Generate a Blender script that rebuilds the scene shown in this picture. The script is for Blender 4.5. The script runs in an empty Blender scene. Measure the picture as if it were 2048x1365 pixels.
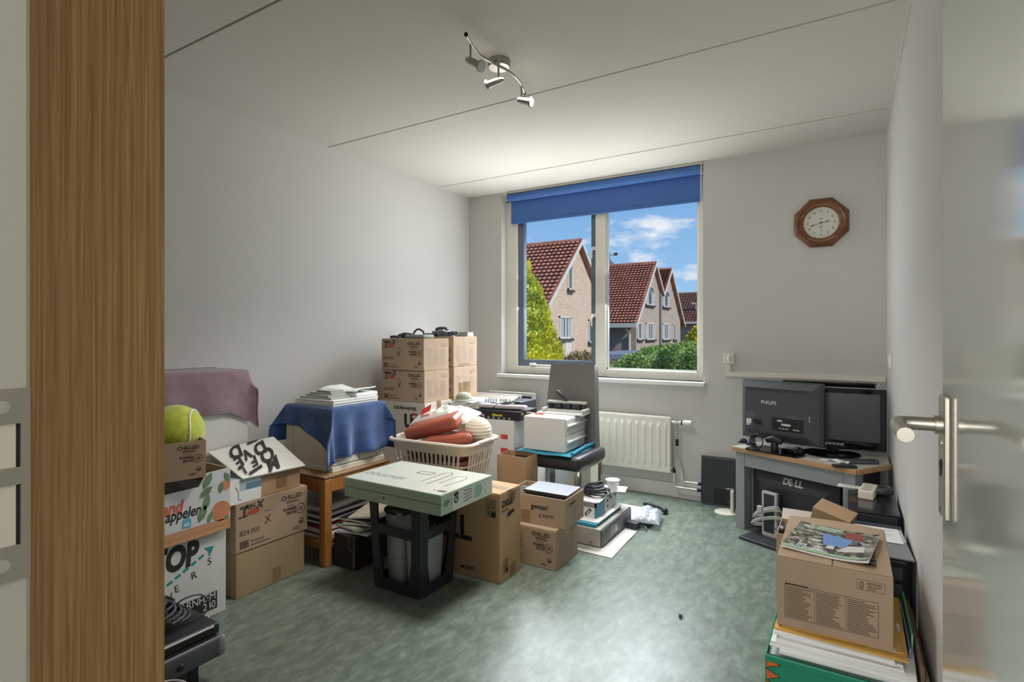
import bpy, bmesh, math, random
from mathutils import Vector, Matrix, noise
R = math.radians
random.seed(7)
scene = bpy.context.scene
C = scene.collection
# ------------------------------------------------------------------ camera
F, HY, CX, EYE, YAW = 1101.0, 668.0, 1024.0, 1.23, R(31.3)
cam = bpy.data.cameras.new('camera'); camo = bpy.data.objects.new('camera', cam); C.objects.link(camo)
cam.sensor_width = 36; cam.lens = F / 2048 * 36; cam.shift_y = -(682.5 - HY) / 2048
cam.clip_start = .02; cam.clip_end = 400
camo.location = (0, 0, EYE); camo.rotation_euler = (R(90), 0, YAW)
scene.camera = camo
# ------------------------------------------------------------------ colour management
scene.view_settings.view_transform = 'Standard'; scene.view_settings.look = 'None'
scene.view_settings.gamma = 1; scene.view_settings.use_curve_mapping = False
scene.view_settings.exposure = 0.0
# ------------------------------------------------------------------ sky, sun, window daylight
w = bpy.data.worlds.new('sky'); scene.world = w; w.use_nodes = True
nt = w.node_tree; N = nt.nodes; N.clear()
def nd(t, **k):
    n = N.new(t)
    for a, b in k.items(): setattr(n, a, b)
    return n
tc = nd('ShaderNodeTexCoord'); sep = nd('ShaderNodeSeparateXYZ'); nt.links.new(tc.outputs['Generated'], sep.inputs[0])
rmp = nd('ShaderNodeValToRGB'); nt.links.new(sep.outputs['Z'], rmp.inputs[0])
e = rmp.color_ramp.elements; e[0].position = 0.0; e[0].color = (.40, .66, .92, 1); e[1].position = .45; e[1].color = (.06, .26, .74, 1)
mp = nd('ShaderNodeMapping'); mp.inputs['Scale'].default_value = (5, 5, 13); mp.inputs['Location'].default_value = (2.3, .4, 1.7); nt.links.new(tc.outputs['Generated'], mp.inputs[0])
nz = nd('ShaderNodeTexNoise'); nz.inputs['Scale'].default_value = 1.5; nz.inputs['Detail'].default_value = 9; nz.inputs['Roughness'].default_value = .6
nt.links.new(mp.outputs[0], nz.inputs[0])
cr = nd('ShaderNodeValToRGB'); nt.links.new(nz.outputs[0], cr.inputs[0]); e = cr.color_ramp.elements
e[0].position = .53; e[0].color = (0, 0, 0, 1); e[1].position = .68; e[1].color = (1, 1, 1, 1)
mx = nd('ShaderNodeMixRGB'); nt.links.new(cr.outputs[0], mx.inputs[0]); nt.links.new(rmp.outputs[0], mx.inputs[1]); mx.inputs[2].default_value = (.93, .95, 1, 1)
bg = nd('ShaderNodeBackground'); nt.links.new(mx.outputs[0], bg.inputs[0]); bg.inputs[1].default_value = 1.0
nt.links.new(bg.outputs[0], nd('ShaderNodeOutputWorld').inputs[0])
def light(name, typ, loc, rot, power, color=(1, 1, 1), **k):
    l = bpy.data.lights.new(name, typ); l.energy = power; l.color = color
    for a, b in k.items(): setattr(l, a, b)
    o = bpy.data.objects.new(name, l); C.objects.link(o); o.location = loc; o.rotation_euler = rot
    return o
def aim(o, d): o.rotation_euler = Vector(d).to_track_quat('-Z', 'Y').to_euler()
sun = light('sun', 'SUN', (5, 10, 30), (0, 0, 0), 4.2, (1, .95, .86), angle=R(1)); aim(sun, (-.74, .22, -.60))
DAY = (1.0, .99, .965)
def daylight(name, power, d, spread, size, z, col=DAY):
    o = light(name, 'AREA', (-1.78, 4.06, z), (0, 0, 0), power, col, shape='RECTANGLE', size=1.6, size_y=size, spread=R(spread)); aim(o, d)
    return o
daylight('window_skylight', 42, (.0, -.50, -.87), 104, .9, 1.6, (.90, .96, 1.0))       # daylight falling in from the sky
daylight('window_groundlight', 10, (.0, -.50, .87), 118, .9, 1.6)     # light thrown up from the sunlit ground outside
daylight('window_sidelight', 12, (-.77, -.64, -.02), 128, 1.1, 1.55, (.94, .975, 1.0))  # light slanting in towards the left wall
daylight('window_sidelight_right', 6, (.97, -.24, -.02), 84, 1.1, 1.55, (.94, .975, 1.0))  # light slanting in towards the right wall
hall = light('hall_fill_light', 'AREA', (-.55, -1.70, 1.45), (0, 0, 0), 56, (1, .97, .92), shape='RECTANGLE', size=1.3, size_y=1.3); aim(hall, (.0, 1, 0))  # added fill light behind the camera, at the made-up hall window
# ------------------------------------------------------------------ helpers: pixels to points
FW = Vector((-math.sin(YAW), math.cos(YAW), 0)); RT = Vector((math.cos(YAW), math.sin(YAW), 0))
def P(x, y, z=None, X=None, Y=None, d=None):
    r = FW + RT * ((x - CX) / F) + Vector((0, 0, (HY - y) / F))
    if z is not None: t = (z - EYE) / r.z
    elif X is not None: t = X / r.x
    elif Y is not None: t = Y / r.y
    else: t = d
    return Vector((0, 0, EYE)) + r * t
# ------------------------------------------------------------------ helpers: materials
MATS = {}
def mat(name, col, rough=.55, metal=0, var=0, vscale=8, stretch=(1, 1, 1), bump=0, bscale=60, bstretch=(1, 1, 1), col2=None, spec=.5, coat=0, trans=0, alpha=1, emit=0, detail=4, sheen=0):
    if name in MATS: return MATS[name]
    m = bpy.data.materials.new(name); m.use_nodes = True; t = m.node_tree; b = t.nodes['Principled BSDF']
    col = tuple(col) + (1,)
    b.inputs['Base Color'].default_value = col; b.inputs['Roughness'].default_value = rough; b.inputs['Metallic'].default_value = metal
    b.inputs['Specular IOR Level'].default_value = spec; b.inputs['Coat Weight'].default_value = coat; b.inputs['Coat Roughness'].default_value = .08
    b.inputs['Transmission Weight'].default_value = trans; b.inputs['Alpha'].default_value = alpha
    if sheen: b.inputs['Sheen Weight'].default_value = sheen
    if emit: b.inputs['Emission Color'].default_value = col; b.inputs['Emission Strength'].default_value = emit
    tcn = t.nodes.new('ShaderNodeTexCoord')
    def nzn(scale, st, det):
        mpn = t.nodes.new('ShaderNodeMapping'); mpn.inputs['Scale'].default_value = st; t.links.new(tcn.outputs['Object'], mpn.inputs[0])
        n = t.nodes.new('ShaderNodeTexNoise'); n.inputs['Scale'].default_value = scale; n.inputs['Detail'].default_value = det
        t.links.new(mpn.outputs[0], n.inputs[0]); return n
    if var or col2:
        n = nzn(vscale, stretch, detail); cr = t.nodes.new('ShaderNodeValToRGB'); t.links.new(n.outputs[0], cr.inputs[0])
        cr.color_ramp.elements[0].position = .32; cr.color_ramp.elements[1].position = .68
        c2 = (tuple(col2) + (1,)) if col2 else tuple(min(1, c * (1 + var)) for c in col[:3]) + (1,)
        c1 = col if col2 else tuple(c * (1 - var) for c in col[:3]) + (1,)
        cr.color_ramp.elements[0].color = c1; cr.color_ramp.elements[1].color = c2
        t.links.new(cr.outputs[0], b.inputs['Base Color'])
    if bump:
        n = nzn(bscale, bstretch, 3); bn = t.nodes.new('ShaderNodeBump'); bn.inputs['Strength'].default_value = bump; bn.inputs['Distance'].default_value = .004
        t.links.new(n.outputs[0], bn.inputs['Height']); t.links.new(bn.outputs[0], b.inputs['Normal'])
    MATS[name] = m
    return m
def srgb(r, g, b):
    f = lambda c: (c / 255 / 12.92) if c <= 10 else ((c / 255 + .055) / 1.055) ** 2.4
    return (f(r), f(g), f(b))
# ------------------------------------------------------------------ helpers: meshes
TXT = {}
def text_mesh(s, bold):
    k = (s, bold)
    if k not in TXT:
        cu = bpy.data.curves.new('lettering', 'FONT'); cu.body = s; cu.resolution_u = 4; cu.offset = bold
        o = bpy.data.objects.new('lettering', cu); me = o.to_mesh()
        vs = [v.co.copy() for v in me.vertices]; fs = [tuple(p.vertices) for p in me.polygons]
        o.to_mesh_clear(); bpy.data.objects.remove(o); bpy.data.curves.remove(cu)
        xs = [v.x for v in vs] or [0]
        TXT[k] = (vs, fs, min(xs), max(xs))
    return TXT[k]
class MB:
    def __init__(s, T=None): s.bm = bmesh.new(); s.T = T
    def t(s, p): return s.T @ Vector(p) if s.T is not None else Vector(p)
    def add(s, vs, fs):
        v = [s.bm.verts.new(s.t(p)) for p in vs]
        for f in fs:
            try: s.bm.faces.new([v[i] for i in f])
            except ValueError: pass
        return s
    def box(s, x0, x1, y0, y1, z0, z1, bev=0, seg=2):
        if not bev:
            vs = [(x, y, z) for x in (x0, x1) for y in (y0, y1) for z in (z0, z1)]
            return s.add(vs, [(0, 1, 3, 2), (4, 6, 7, 5), (0, 4, 5, 1), (2, 3, 7, 6), (0, 2, 6, 4), (1, 5, 7, 3)])
        tm = Matrix.Translation(((x0 + x1) / 2, (y0 + y1) / 2, (z0 + z1) / 2)) @ Matrix.Diagonal((abs(x1 - x0), abs(y1 - y0), abs(z1 - z0), 1))
        b2 = bmesh.new(); bmesh.ops.create_cube(b2, size=1, matrix=tm)
        bmesh.ops.bevel(b2, geom=b2.edges[:], offset=min(bev, abs(x1 - x0) * .49, abs(y1 - y0) * .49, abs(z1 - z0) * .49), segments=seg, affect='EDGES', profile=.5)
        s.merge(b2); return s
    def merge(s, b2):
        b2.verts.index_update(); vs = [v.co.copy() for v in b2.verts]; fs = [[v.index for v in f.verts] for f in b2.faces]; b2.free()
        return s.add(vs, fs)
    def cyl(s, p0, p1, r, r2=None, n=14, caps=True): return s.tube([p0, p1], [r, r if r2 is None else r2], n, caps=caps)
    def tube(s, pts, r, n=8, closed=False, caps=True):
        pts = [Vector(p) for p in pts]; m = len(pts); rr = r if isinstance(r, (list, tuple)) else [r] * m
        vs = []; up = None
        for i, p in enumerate(pts):
            a = pts[i - 1] if (i or closed) else p; b = pts[(i + 1) % m] if (i < m - 1 or closed) else p
            d = (b - a).normalized() if (b - a).length > 1e-9 else Vector((0, 0, 1))
            if up is None:
                up = Vector((0, 0, 1)) if abs(d.z) < .9 else Vector((1, 0, 0))
            q = up - d * up.dot(d)
            if q.length < 1e-4: q = (Vector((1, 0, 0)) - d * d.x)
            q.normalize(); up = q; c = d.cross(q)
            for k in range(n):
                an = 2 * math.pi * k / n; vs.append(p + (q * math.cos(an) + c * math.sin(an)) * rr[i])
        fs = []
        for i in range(m if closed else m - 1):
            j = (i + 1) % m
            for k in range(n): l = (k + 1) % n; fs.append((i * n + k, j * n + k, j * n + l, i * n + l))
        if caps and not closed: fs.append(tuple(range(n))); fs.append(tuple((m - 1) * n + k for k in reversed(range(n))))
        return s.add(vs, fs)
    def lathe(s, prof, c=(0, 0, 0), n=24, axis='z', caps=True):
        vs = []; fs = []; c = Vector(c)
        for (r, h) in prof:
            for k in range(n):
                a = 2 * math.pi * k / n; x, y = r * math.cos(a), r * math.sin(a)
                vs.append(c + Vector({'z': (x, y, h), 'y': (x, h, y), 'x': (h, x, y)}[axis]))
        for i in range(len(prof) - 1):
            for k in range(n): l = (k + 1) % n; fs.append((i * n + k, i * n + l, (i + 1) * n + l, (i + 1) * n + k))
        if caps: fs.append(tuple(range(n))); fs.append(tuple((len(prof) - 1) * n + k for k in range(n)))
        return s.add(vs, fs)
    def prism(s, poly, axis, a, b):
        f = {'x': lambda p, h: (h, p[0], p[1]), 'y': lambda p, h: (p[0], h, p[1]), 'z': lambda p, h: (p[0], p[1], h)}[axis]
        n = len(poly); vs = [f(p, a) for p in poly] + [f(p, b) for p in poly]
        fs = [tuple(range(n)), tuple(range(2 * n - 1, n - 1, -1))] + [(i, (i + 1) % n, n + (i + 1) % n, n + i) for i in range(n)]
        return s.add(vs, fs)
    def grid(s, f, nu, nv, wrap=False):
        vs = [f(i / nu, j / nv) for j in range(nv + 1) for i in range(nu if wrap else nu + 1)]; m = nu if wrap else nu + 1
        fs = [(j * m + i, j * m + (i + 1) % m, (j + 1) * m + (i + 1) % m, (j + 1) * m + i) for j in range(nv) for i in range(nu)]
        return s.add(vs, fs)
    def sheet(s, f, nu, nv, th=.004):
        vs = [Vector(f(i / nu, j / nv)) for j in range(nv + 1) for i in range(nu + 1)]; m = nu + 1; n0 = len(vs)
        nr = []
        for j in range(nv + 1):
            for i in range(nu + 1):
                a = vs[j * m + min(i + 1, nu)] - vs[j * m + max(i - 1, 0)]; b = vs[min(j + 1, nv) * m + i] - vs[max(j - 1, 0) * m + i]
                c = a.cross(b); nr.append(c.normalized() if c.length > 1e-12 else Vector((0, 0, 1)))
        v2 = vs + [p - q * th for p, q in zip(vs, nr)]
        fs = []
        for j in range(nv):
            for i in range(nu):
                a = (j * m + i, j * m + i + 1, (j + 1) * m + i + 1, (j + 1) * m + i); fs.append(a); fs.append(tuple(n0 + q for q in reversed(a)))
        ring = [i for i in range(nu)] + [j * m + nu for j in range(nv)] + [nv * m + i for i in range(nu, 0, -1)] + [j * m for j in range(nv, 0, -1)]
        for k in range(len(ring)): a, b = ring[k], ring[(k + 1) % len(ring)]; fs.append((b, a, n0 + a, n0 + b))
        return s.add(v2, fs)
    # flat print: place(u, v) -> point on the surface
    def text(s, txt, place, u, v, size, align='l', rot=0, bold=0, shear=0, sx=1):
        vs, fs, a, b = text_mesh(txt, bold); off = {'l': a, 'c': (a + b) / 2, 'r': b}[align]; cr, sr = math.cos(rot), math.sin(rot); out = []
        for p in vs:
            x = (p.x - off + p.y * shear) * size * sx; y = p.y * size
            out.append(place(u + x * cr - y * sr, v + x * sr + y * cr))
        return s.add(out, fs)
    def rect(s, place, u0, v0, u1, v1): return s.add([place(u0, v0), place(u1, v0), place(u1, v1), place(u0, v1)], [(0, 1, 2, 3)])
    def pol(s, place, pts): return s.add([place(*p) for p in pts], [tuple(range(len(pts)))])
    def line(s, place, pts, wd):
        for (a, b), (c, d) in zip(pts, pts[1:]):
            l = math.hypot(c - a, d - b) or 1; nx, ny = -(d - b) / l * wd / 2, (c - a) / l * wd / 2
            s.add([place(a + nx, b + ny), place(c + nx, d + ny), place(c - nx, d - ny), place(a - nx, b - ny)], [(0, 1, 2, 3)])
        return s
    def ring(s, place, u, v, r, wd, n=24, ry=None):
        ry = ry or r
        for k in range(n):
            a, b = 2 * math.pi * k / n, 2 * math.pi * (k + 1) / n; q = lambda an, o: place(u + (r + o) * math.cos(an), v + (ry + o) * math.sin(an))
            s.add([q(a, -wd / 2), q(b, -wd / 2), q(b, wd / 2), q(a, wd / 2)], [(0, 1, 2, 3)])
        return s
    def disc(s, place, u, v, r, ry=None, n=20): ry = ry or r; return s.pol(place, [(u + r * math.cos(2 * math.pi * k / n), v + ry * math.sin(2 * math.pi * k / n)) for k in range(n)])
    def mesh(s, name, m, smooth=False, recalc=True, merge=0):
        if merge: bmesh.ops.remove_doubles(s.bm, verts=s.bm.verts[:], dist=merge)
        if recalc: bmesh.ops.recalc_face_normals(s.bm, faces=s.bm.faces[:])
        me = bpy.data.meshes.new(name); s.bm.to_mesh(me); s.bm.free(); me.materials.append(m)
        if smooth:
            for p in me.polygons: p.use_smooth = True
            if smooth != 'all':
                try: me.set_sharp_from_angle(angle=R(40))
                except Exception: pass
        return me
def tag(o, label=None, cat=None, group=None, kind=None):
    for k, v in (('label', label), ('category', cat), ('group', group), ('kind', kind)):
        if v: o[k] = v
    return o
def obj(name, mb, m, parent=None, smooth=False, label=None, kind=None, recalc=True, loc=None, rot=None):
    o = bpy.data.objects.new(name, mb.mesh(name, m, smooth, recalc) if isinstance(mb, MB) else mb); C.objects.link(o)
    if parent: o.parent = parent
    if loc: o.location = loc
    if rot: o.rotation_euler = rot
    return tag(o, label, kind=kind)
def thing(name, label, cat, loc=(0, 0, 0), rz=0, group=None, rot=None):
    o = bpy.data.objects.new(name, None); C.objects.link(o); o.empty_display_size = .05
    o.location = loc; o.rotation_euler = rot or (0, 0, rz)
    return tag(o, label, cat, group)
def struct(name, mb, m, parent=None, label=None, smooth=False):
    o = obj(name, mb, m, parent, smooth, label)
    if not parent: o['kind'] = 'structure'
    return o
def copy_thing(root, loc=None, rz=None, label=None, group=None):
    def cp(o, par):
        c = o.copy(); C.objects.link(c); c.parent = par
        for ch in list(o.children): cp(ch, c)
        return c
    r = cp(root, None)
    if loc is not None: r.location = loc
    if rz is not None: r.rotation_euler = (0, 0, rz)
    tag(r, label, group=group)
    return r
def smoothpath(pts, k=6, closed=False):
    pts = [Vector(p) for p in pts]; n = len(pts); out = []
    for i in range(n if closed else n - 1):
        g = lambda j: pts[j % n] if closed else pts[max(0, min(n - 1, j))]
        a, b, c, d = g(i - 1), g(i), g(i + 1), g(i + 2)
        for s in range(k):
            t = s / k; out.append(.5 * ((2 * b) + (c - a) * t + (2 * a - 5 * b + 4 * c - d) * t * t + (3 * b - a - 3 * c + d) * t ** 3))
    if not closed: out.append(pts[-1])
    return out
# ================================================================== ROOM
LX, RX, WY, DY, CH = -3.02, .215, 4.19, .20, 2.5          # left wall, right wall, window wall, door wall, ceiling
def nodes(m): return m.node_tree.nodes, m.node_tree.links, m.node_tree.nodes['Principled BSDF']
M_wall = mat('wallpaper_grey', (.62, .605, .58), .75, bump=.35, bscale=420, bstretch=(1, 1, .6), spec=.3)
M_ceil = mat('ceiling_plaster', (.68, .66, .60), .85, bump=.5, bscale=260, spec=.2)
M_white = mat('white_lacquer', (.56, .54, .47), .4)
M_door = mat('door_lacquer', (.50, .51, .47), .10, spec=.7, bump=.015, bscale=25, coat=.6)
M_skirt = mat('skirting_paint', (.62, .62, .58), .5)
M_steel = mat('brushed_steel', (.50, .47, .40), .42, 1)
M_chrome = mat('chrome', (.75, .74, .70), .12, 1)
M_black = mat('black_plastic', (.012, .013, .016), .4)
M_blackm = mat('black_matte', (.008, .008, .009), .7)
M_dark = mat('charcoal_plastic', (.030, .033, .040), .42)
M_dgrey = mat('dark_grey_plastic', (.07, .075, .085), .4)
M_mgrey = mat('mid_grey_plastic', (.22, .23, .24), .4)
M_lgrey = mat('light_grey_plastic', (.50, .50, .48), .4)
M_wplastic = mat('white_plastic', (.80, .80, .78), .35)
M_cream = mat('cream_plastic', (.74, .70, .60), .4)
M_paper = mat('paper_white', (.78, .79, .78), .7)
M_ink = mat('black_ink', (.02, .02, .022), .6)
M_print = mat('brown_print', (.075, .05, .035), .7)
# floor: marbled green linoleum
M_floor = mat('linoleum_green', (.12, .17, .13), .30, spec=.5)
n, l, b = nodes(M_floor)
tcn = n.new('ShaderNodeTexCoord'); mpn = n.new('ShaderNodeMapping'); mpn.inputs['Scale'].default_value = (3.4, 1.5, 1); mpn.inputs['Rotation'].default_value = (0, 0, R(-20)); l.new(tcn.outputs['Object'], mpn.inputs[0])
n1 = n.new('ShaderNodeTexNoise'); n1.inputs['Scale'].default_value = 7; n1.inputs['Detail'].default_value = 10; n1.inputs['Roughness'].default_value = .74; n1.inputs['Distortion'].default_value = .35; l.new(mpn.outputs[0], n1.inputs[0])
c1 = n.new('ShaderNodeValToRGB'); l.new(n1.outputs[0], c1.inputs[0]); ee = c1.color_ramp.elements
ee[0].position = .28; ee[0].color = (.075, .100, .078, 1); ee[1].position = .72; ee[1].color = (.25, .305, .255, 1); q = ee.new(.5); q.color = (.145, .185, .150, 1)
n2 = n.new('ShaderNodeTexNoise'); n2.inputs['Scale'].default_value = 22; n2.inputs['Detail'].default_value = 6; n2.inputs['Distortion'].default_value = 2.2; l.new(mpn.outputs[0], n2.inputs[0])
c2 = n.new('ShaderNodeValToRGB'); l.new(n2.outputs[0], c2.inputs[0]); ee = c2.color_ramp.elements; ee[0].position = .66; ee[0].color = (0, 0, 0, 1); ee[1].position = .74; ee[1].color = (.55, .55, .55, 1)
mxn = n.new('ShaderNodeMixRGB'); l.new(c2.outputs[0], mxn.inputs[0]); l.new(c1.outputs[0], mxn.inputs[1]); mxn.inputs[2].default_value = (.28, .33, .26, 1); l.new(mxn.outputs[0], b.inputs['Base Color'])
n3 = n.new('ShaderNodeTexNoise'); n3.inputs['Scale'].default_value = 7; n3.inputs['Detail'].default_value = 5; l.new(tcn.outputs['Object'], n3.inputs[0])
mr = n.new('ShaderNodeMapRange'); mr.inputs['To Min'].default_value = .24; mr.inputs['To Max'].default_value = .42; l.new(n3.outputs[0], mr.inputs[0]); l.new(mr.outputs[0], b.inputs['Roughness'])
bn = n.new('ShaderNodeBump'); bn.inputs['Strength'].default_value = .12; bn.inputs['Distance'].default_value = .003; l.new(n2.outputs[0], bn.inputs['Height']); l.new(bn.outputs[0], b.inputs['Normal'])
def wood(name, dark, light, scale=9, axis='z', rough=.42, k=14):
    m = mat(name, light, rough)
    n, l, b = nodes(m); tcn = n.new('ShaderNodeTexCoord'); mpn = n.new('ShaderNodeMapping')
    s = [k, k, k]; s['xyz'.index(axis)] = .7; mpn.inputs['Scale'].default_value = s; l.new(tcn.outputs['Object'], mpn.inputs[0])
    a = n.new('ShaderNodeTexNoise'); a.inputs['Scale'].default_value = scale; a.inputs['Detail'].default_value = 7; a.inputs['Roughness'].default_value = .62; a.inputs['Distortion'].default_value = .5; l.new(mpn.outputs[0], a.inputs[0])
    c = n.new('ShaderNodeValToRGB'); l.new(a.outputs[0], c.inputs[0]); e = c.color_ramp.elements
    e[0].position = .34; e[0].color = tuple(dark) + (1,); e[1].position = .66; e[1].color = tuple(light) + (1,)
    l.new(c.outputs[0], b.inputs['Base Color']); bn = n.new('ShaderNodeBump'); bn.inputs['Strength'].default_value = .25; bn.inputs['Distance'].default_value = .002; l.new(a.outputs[0], bn.inputs['Height']); l.new(bn.outputs[0], b.inputs['Normal'])
    return m
M_oak = wood('oak_veneer', (.40, .205, .078), (.74, .425, .185), 4.0, k=46, rough=.5)
M_stool = wood('stained_beech', (.30, .115, .028), (.46, .20, .055), 2, k=14, rough=.35)
M_dwood = wood('dark_walnut', (.035, .018, .010), (.075, .040, .022), 3)
M_clockw = wood('clock_walnut', (.12, .040, .014), (.24, .095, .036), 3, axis='x', rough=.3)
# --- floor, ceiling, walls
struct('floor', MB().box(LX, RX, -.2, WY, -.1, 0), M_floor)
seams = (1.33, 2.55, 3.745)
M_seam = mat('seam_shadow_grey', (.42, .41, .37), .9)
ceil = struct('ceiling', MB().box(LX, RX, DY - .1, WY, CH + .006, CH + .1), M_seam)
ys = [DY - .1] + [v for s_ in seams for v in (s_ - .006, s_ + .006)] + [WY]
for a_, b_ in zip(ys[0::2], ys[1::2]): obj('ceiling_plank', MB().box(LX, RX, a_, b_, CH, CH + .006), M_ceil, ceil)      # concrete planks with open joints
obj('cornice_bead', MB().box(RX - .012, RX, DY, WY, CH - .012, CH), M_ceil, ceil)
struct('wall_left', MB().box(LX - .1, LX, DY - .1, WY + .3, -.1, CH + .1), M_wall)
struct('wall_right', MB().box(RX, RX + .1, -.2, WY + .3, -.1, CH + .1), M_wall)
OX0, OX1, OZ0 = -2.658, -.903, .875
wb = MB(); wb.box(LX, OX0, WY, WY + .25, 0, CH); wb.box(OX1, RX, WY, WY + .25, 0, CH); wb.box(OX0, OX1, WY, WY + .25, 0, OZ0); wb.box(LX, RX, WY, WY + .25, CH, CH + .1)
struct('wall_window', wb, M_wall)
JX = -.65                                                                       # latch-side jamb
wd = MB(); wd.box(LX, JX - .03, DY - .1, DY - .002, 0, CH); wd.box(JX - .03, RX, DY - .1, DY - .002, 2.16, CH)
struct('wall_door', wd, M_wall)
sk = MB(); sk.box(LX + .015, RX, WY - .014, WY, 0, .105, .003)
struct('baseboard_window', sk, M_skirt)
struct('baseboard_left', MB().box(LX, LX + .014, DY, WY, 0, .105, .003), M_skirt)
struct('baseboard_right', MB().box(RX - .014, RX, 1.1, WY - .014, 0, .105, .003), M_skirt)
# --- hall behind the camera
hb = MB(); hb.box(-1.7, -1.25, -1.9, -1.8, 0, CH); hb.box(.15, 1.3, -1.9, -1.8, 0, CH); hb.box(-1.25, .15, -1.9, -1.8, 0, .75); hb.box(-1.25, .15, -1.9, -1.8, 2.15, CH); hb.box(-1.8, -1.7, -1.9, DY - .1, 0, CH); hb.box(1.3, 1.4, -1.9, DY - .1, 0, CH); hb.box(RX + .1, 1.3, DY - .1, DY, 0, CH)
struct('wall_hall', hb, M_wall)
struct('floor_hall', MB().box(-1.8, 1.4, -1.9, -.2, -.1, 0).box(-1.8, LX + 1.3, -.2, .1, -.1, 0).box(RX + .1, 1.4, -.2, .1, -.1, 0), M_floor)
struct('ceiling_hall', MB().box(-1.8, 1.4, -1.9, DY - .1, CH, CH + .1), M_ceil)
hl = thing('added_hall_lamp', 'round white glass ceiling lamp added out of view in the hall', 'lamp', (-.45, -.8, CH - .14))  # unseen lamp added to light the hall and doorway
M_glow = mat('lit_opal_glass', (1, .93, .80), .4, emit=5)
obj('glass_shade', MB().lathe([(.001, 0), (.07, .008), (.12, .035), (.14, .08), (.13, .12)], n=28), M_glow, hl, True)
obj('ceiling_plate', MB().lathe([(.135, .12), (.135, .14)], n=28), M_white, hl)
# --- door frame (white steel jamb with strike plate) and open door leaf
fr = MB(); fr.box(JX - .03, JX, DY - .14, DY + .006, 0, 2.16, .004); fr.box(JX - .03, RX, DY - .14, DY + .006, 2.13, 2.16, .004); fr.box(RX - .032, RX - .001, DY - .14, DY + .002, 0, 2.13, .004)
df = struct('trim_1', fr, M_white, label='white door frame around the open doorway')
spz0, spz1 = 1.005, 1.18
def yhole(py): return EYE + (HY - py) / 2202.
pl = MB(); e_ = .0022; y0_, y1_ = DY - .034, DY + .0045
for a_, b_ in ((spz0, spz0 + .032), (1.092, 1.108), (spz1 - .032, spz1)): pl.box(JX, JX + e_, y0_ + .006, y1_ - .007, a_, b_)
pl.box(JX, JX + e_, y0_, y0_ + .006, spz0, spz1); pl.box(JX, JX + e_, y1_ - .007, y1_, spz0, spz1)
sp = obj('strike_plate', pl, M_steel, df, label='brushed steel strike plate with two latch holes')
for z_ in (spz0 + .016, spz1 - .016): obj('screw', MB().lathe([(.0062, 0), (.006, .0012), (.002, .0014)], (JX + e_, DY - .016, z_), 14, 'x'), M_chrome, sp)
for z0_, z1_ in ((spz0 + .032, 1.092), (1.108, spz1 - .032)): obj('latch_hole', MB().box(JX - .0, JX + .0006, y0_ + .006, y1_ - .010, z0_, z1_), M_cream, sp); obj('hole_shade', MB().box(JX - .0, JX + .0008, y1_ - .010, y1_ - .007, z0_, z1_), M_blackm, sp)  # black strip paints the shade along one side of each hole
LEAF, LTH = .83, .04
al = R(-3); hinge = Vector((.1645, DY, 0))
door = thing('door_1', None, None, hinge, rot=(0, 0, -al)); door['kind'] = 'structure'; door['label'] = 'glossy grey-white door standing open beside the right wall'
obj('leaf', MB().box(0, LTH, .004, LEAF, .008, 2.12, .003), M_door, door)
hd = obj('escutcheon', MB().box(-.008, 0, LEAF - .062, LEAF - .018, .968, 1.142, .003), M_steel, door)
hy = LEAF - .04
obj('lever', MB().tube(smoothpath([(-.006, hy, 1.10), (-.05, hy, 1.10), (-.060, hy - .012, 1.10), (-.063, hy - .05, 1.099), (-.063, hy - .105, 1.098)], 5), .0098, 12), M_steel, hd, True)
obj('rose', MB().cyl((-.008, hy, 1.10), (-.016, hy, 1.10), .013, n=18), M_steel, hd, True)
obj('keyhole', MB().cyl((-.0082, hy, 1.045), (-.0095, hy, 1.045), .006, n=12).box(-.0095, -.0082, hy - .003, hy + .003, 1.028, 1.045), M_blackm, hd)
obj('screw', MB().cyl((-.008, hy, .98), (-.0095, hy, .98), .004, n=10), M_chrome, hd)
obj('screw', MB().cyl((-.008, hy, 1.075), (-.0095, hy, 1.075), .004, n=10), M_chrome, hd)
lp = obj('lock_plate', MB().box(.008, .032, LEAF, LEAF + .0015, .98, 1.17), M_steel, door)
obj('latch', MB().box(.013, .027, LEAF + .0015, LEAF + .011, 1.085, 1.115, .003), M_steel, lp)
for z_ in (.25, 1.05, 1.9): obj('hinge', MB().cyl((-.006, -.004, z_ - .045), (-.006, -.004, z_ + .045), .007, n=10), M_steel, door)
# --- window
FY = WY + .082                                       # room-side face of the window frame
def wx(px): return P(px, 600, Y=FY).x
def wz(py, px): return P(px, py, Y=FY).z
wn = thing('window_1', None, None, (0, 0, 0)); wn['kind'] = 'structure'; wn['label'] = 'wide white-framed window with a blue-grey opening sash'
M_frame = mat('window_frame_cream', (.80, .77, .68), .35); M_sash = mat('sash_blue_grey', (.115, .15, .21), .4)
M_glass = bpy.data.materials.new('window_glass'); M_glass.use_nodes = True
n, l = M_glass.node_tree.nodes, M_glass.node_tree.links; n.clear()
o_ = n.new('ShaderNodeOutputMaterial'); ms = n.new('ShaderNodeMixShader'); tr = n.new('ShaderNodeBsdfTransparent'); gl = n.new('ShaderNodeBsdfGlossy'); fz = n.new('ShaderNodeFresnel'); fz.inputs[0].default_value = 1.45
gl.inputs['Roughness'].default_value = 0; tr.inputs[0].default_value = (.97, .98, .98, 1); mm = n.new('ShaderNodeMath'); mm.operation = 'MULTIPLY'; mm.inputs[1].default_value = .45
l.new(fz.outputs[0], mm.inputs[0]); l.new(mm.outputs[0], ms.inputs[0]); l.new(tr.outputs[0], ms.inputs[1]); l.new(gl.outputs[0], ms.inputs[2]); l.new(ms.outputs[0], o_.inputs[0])
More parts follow.
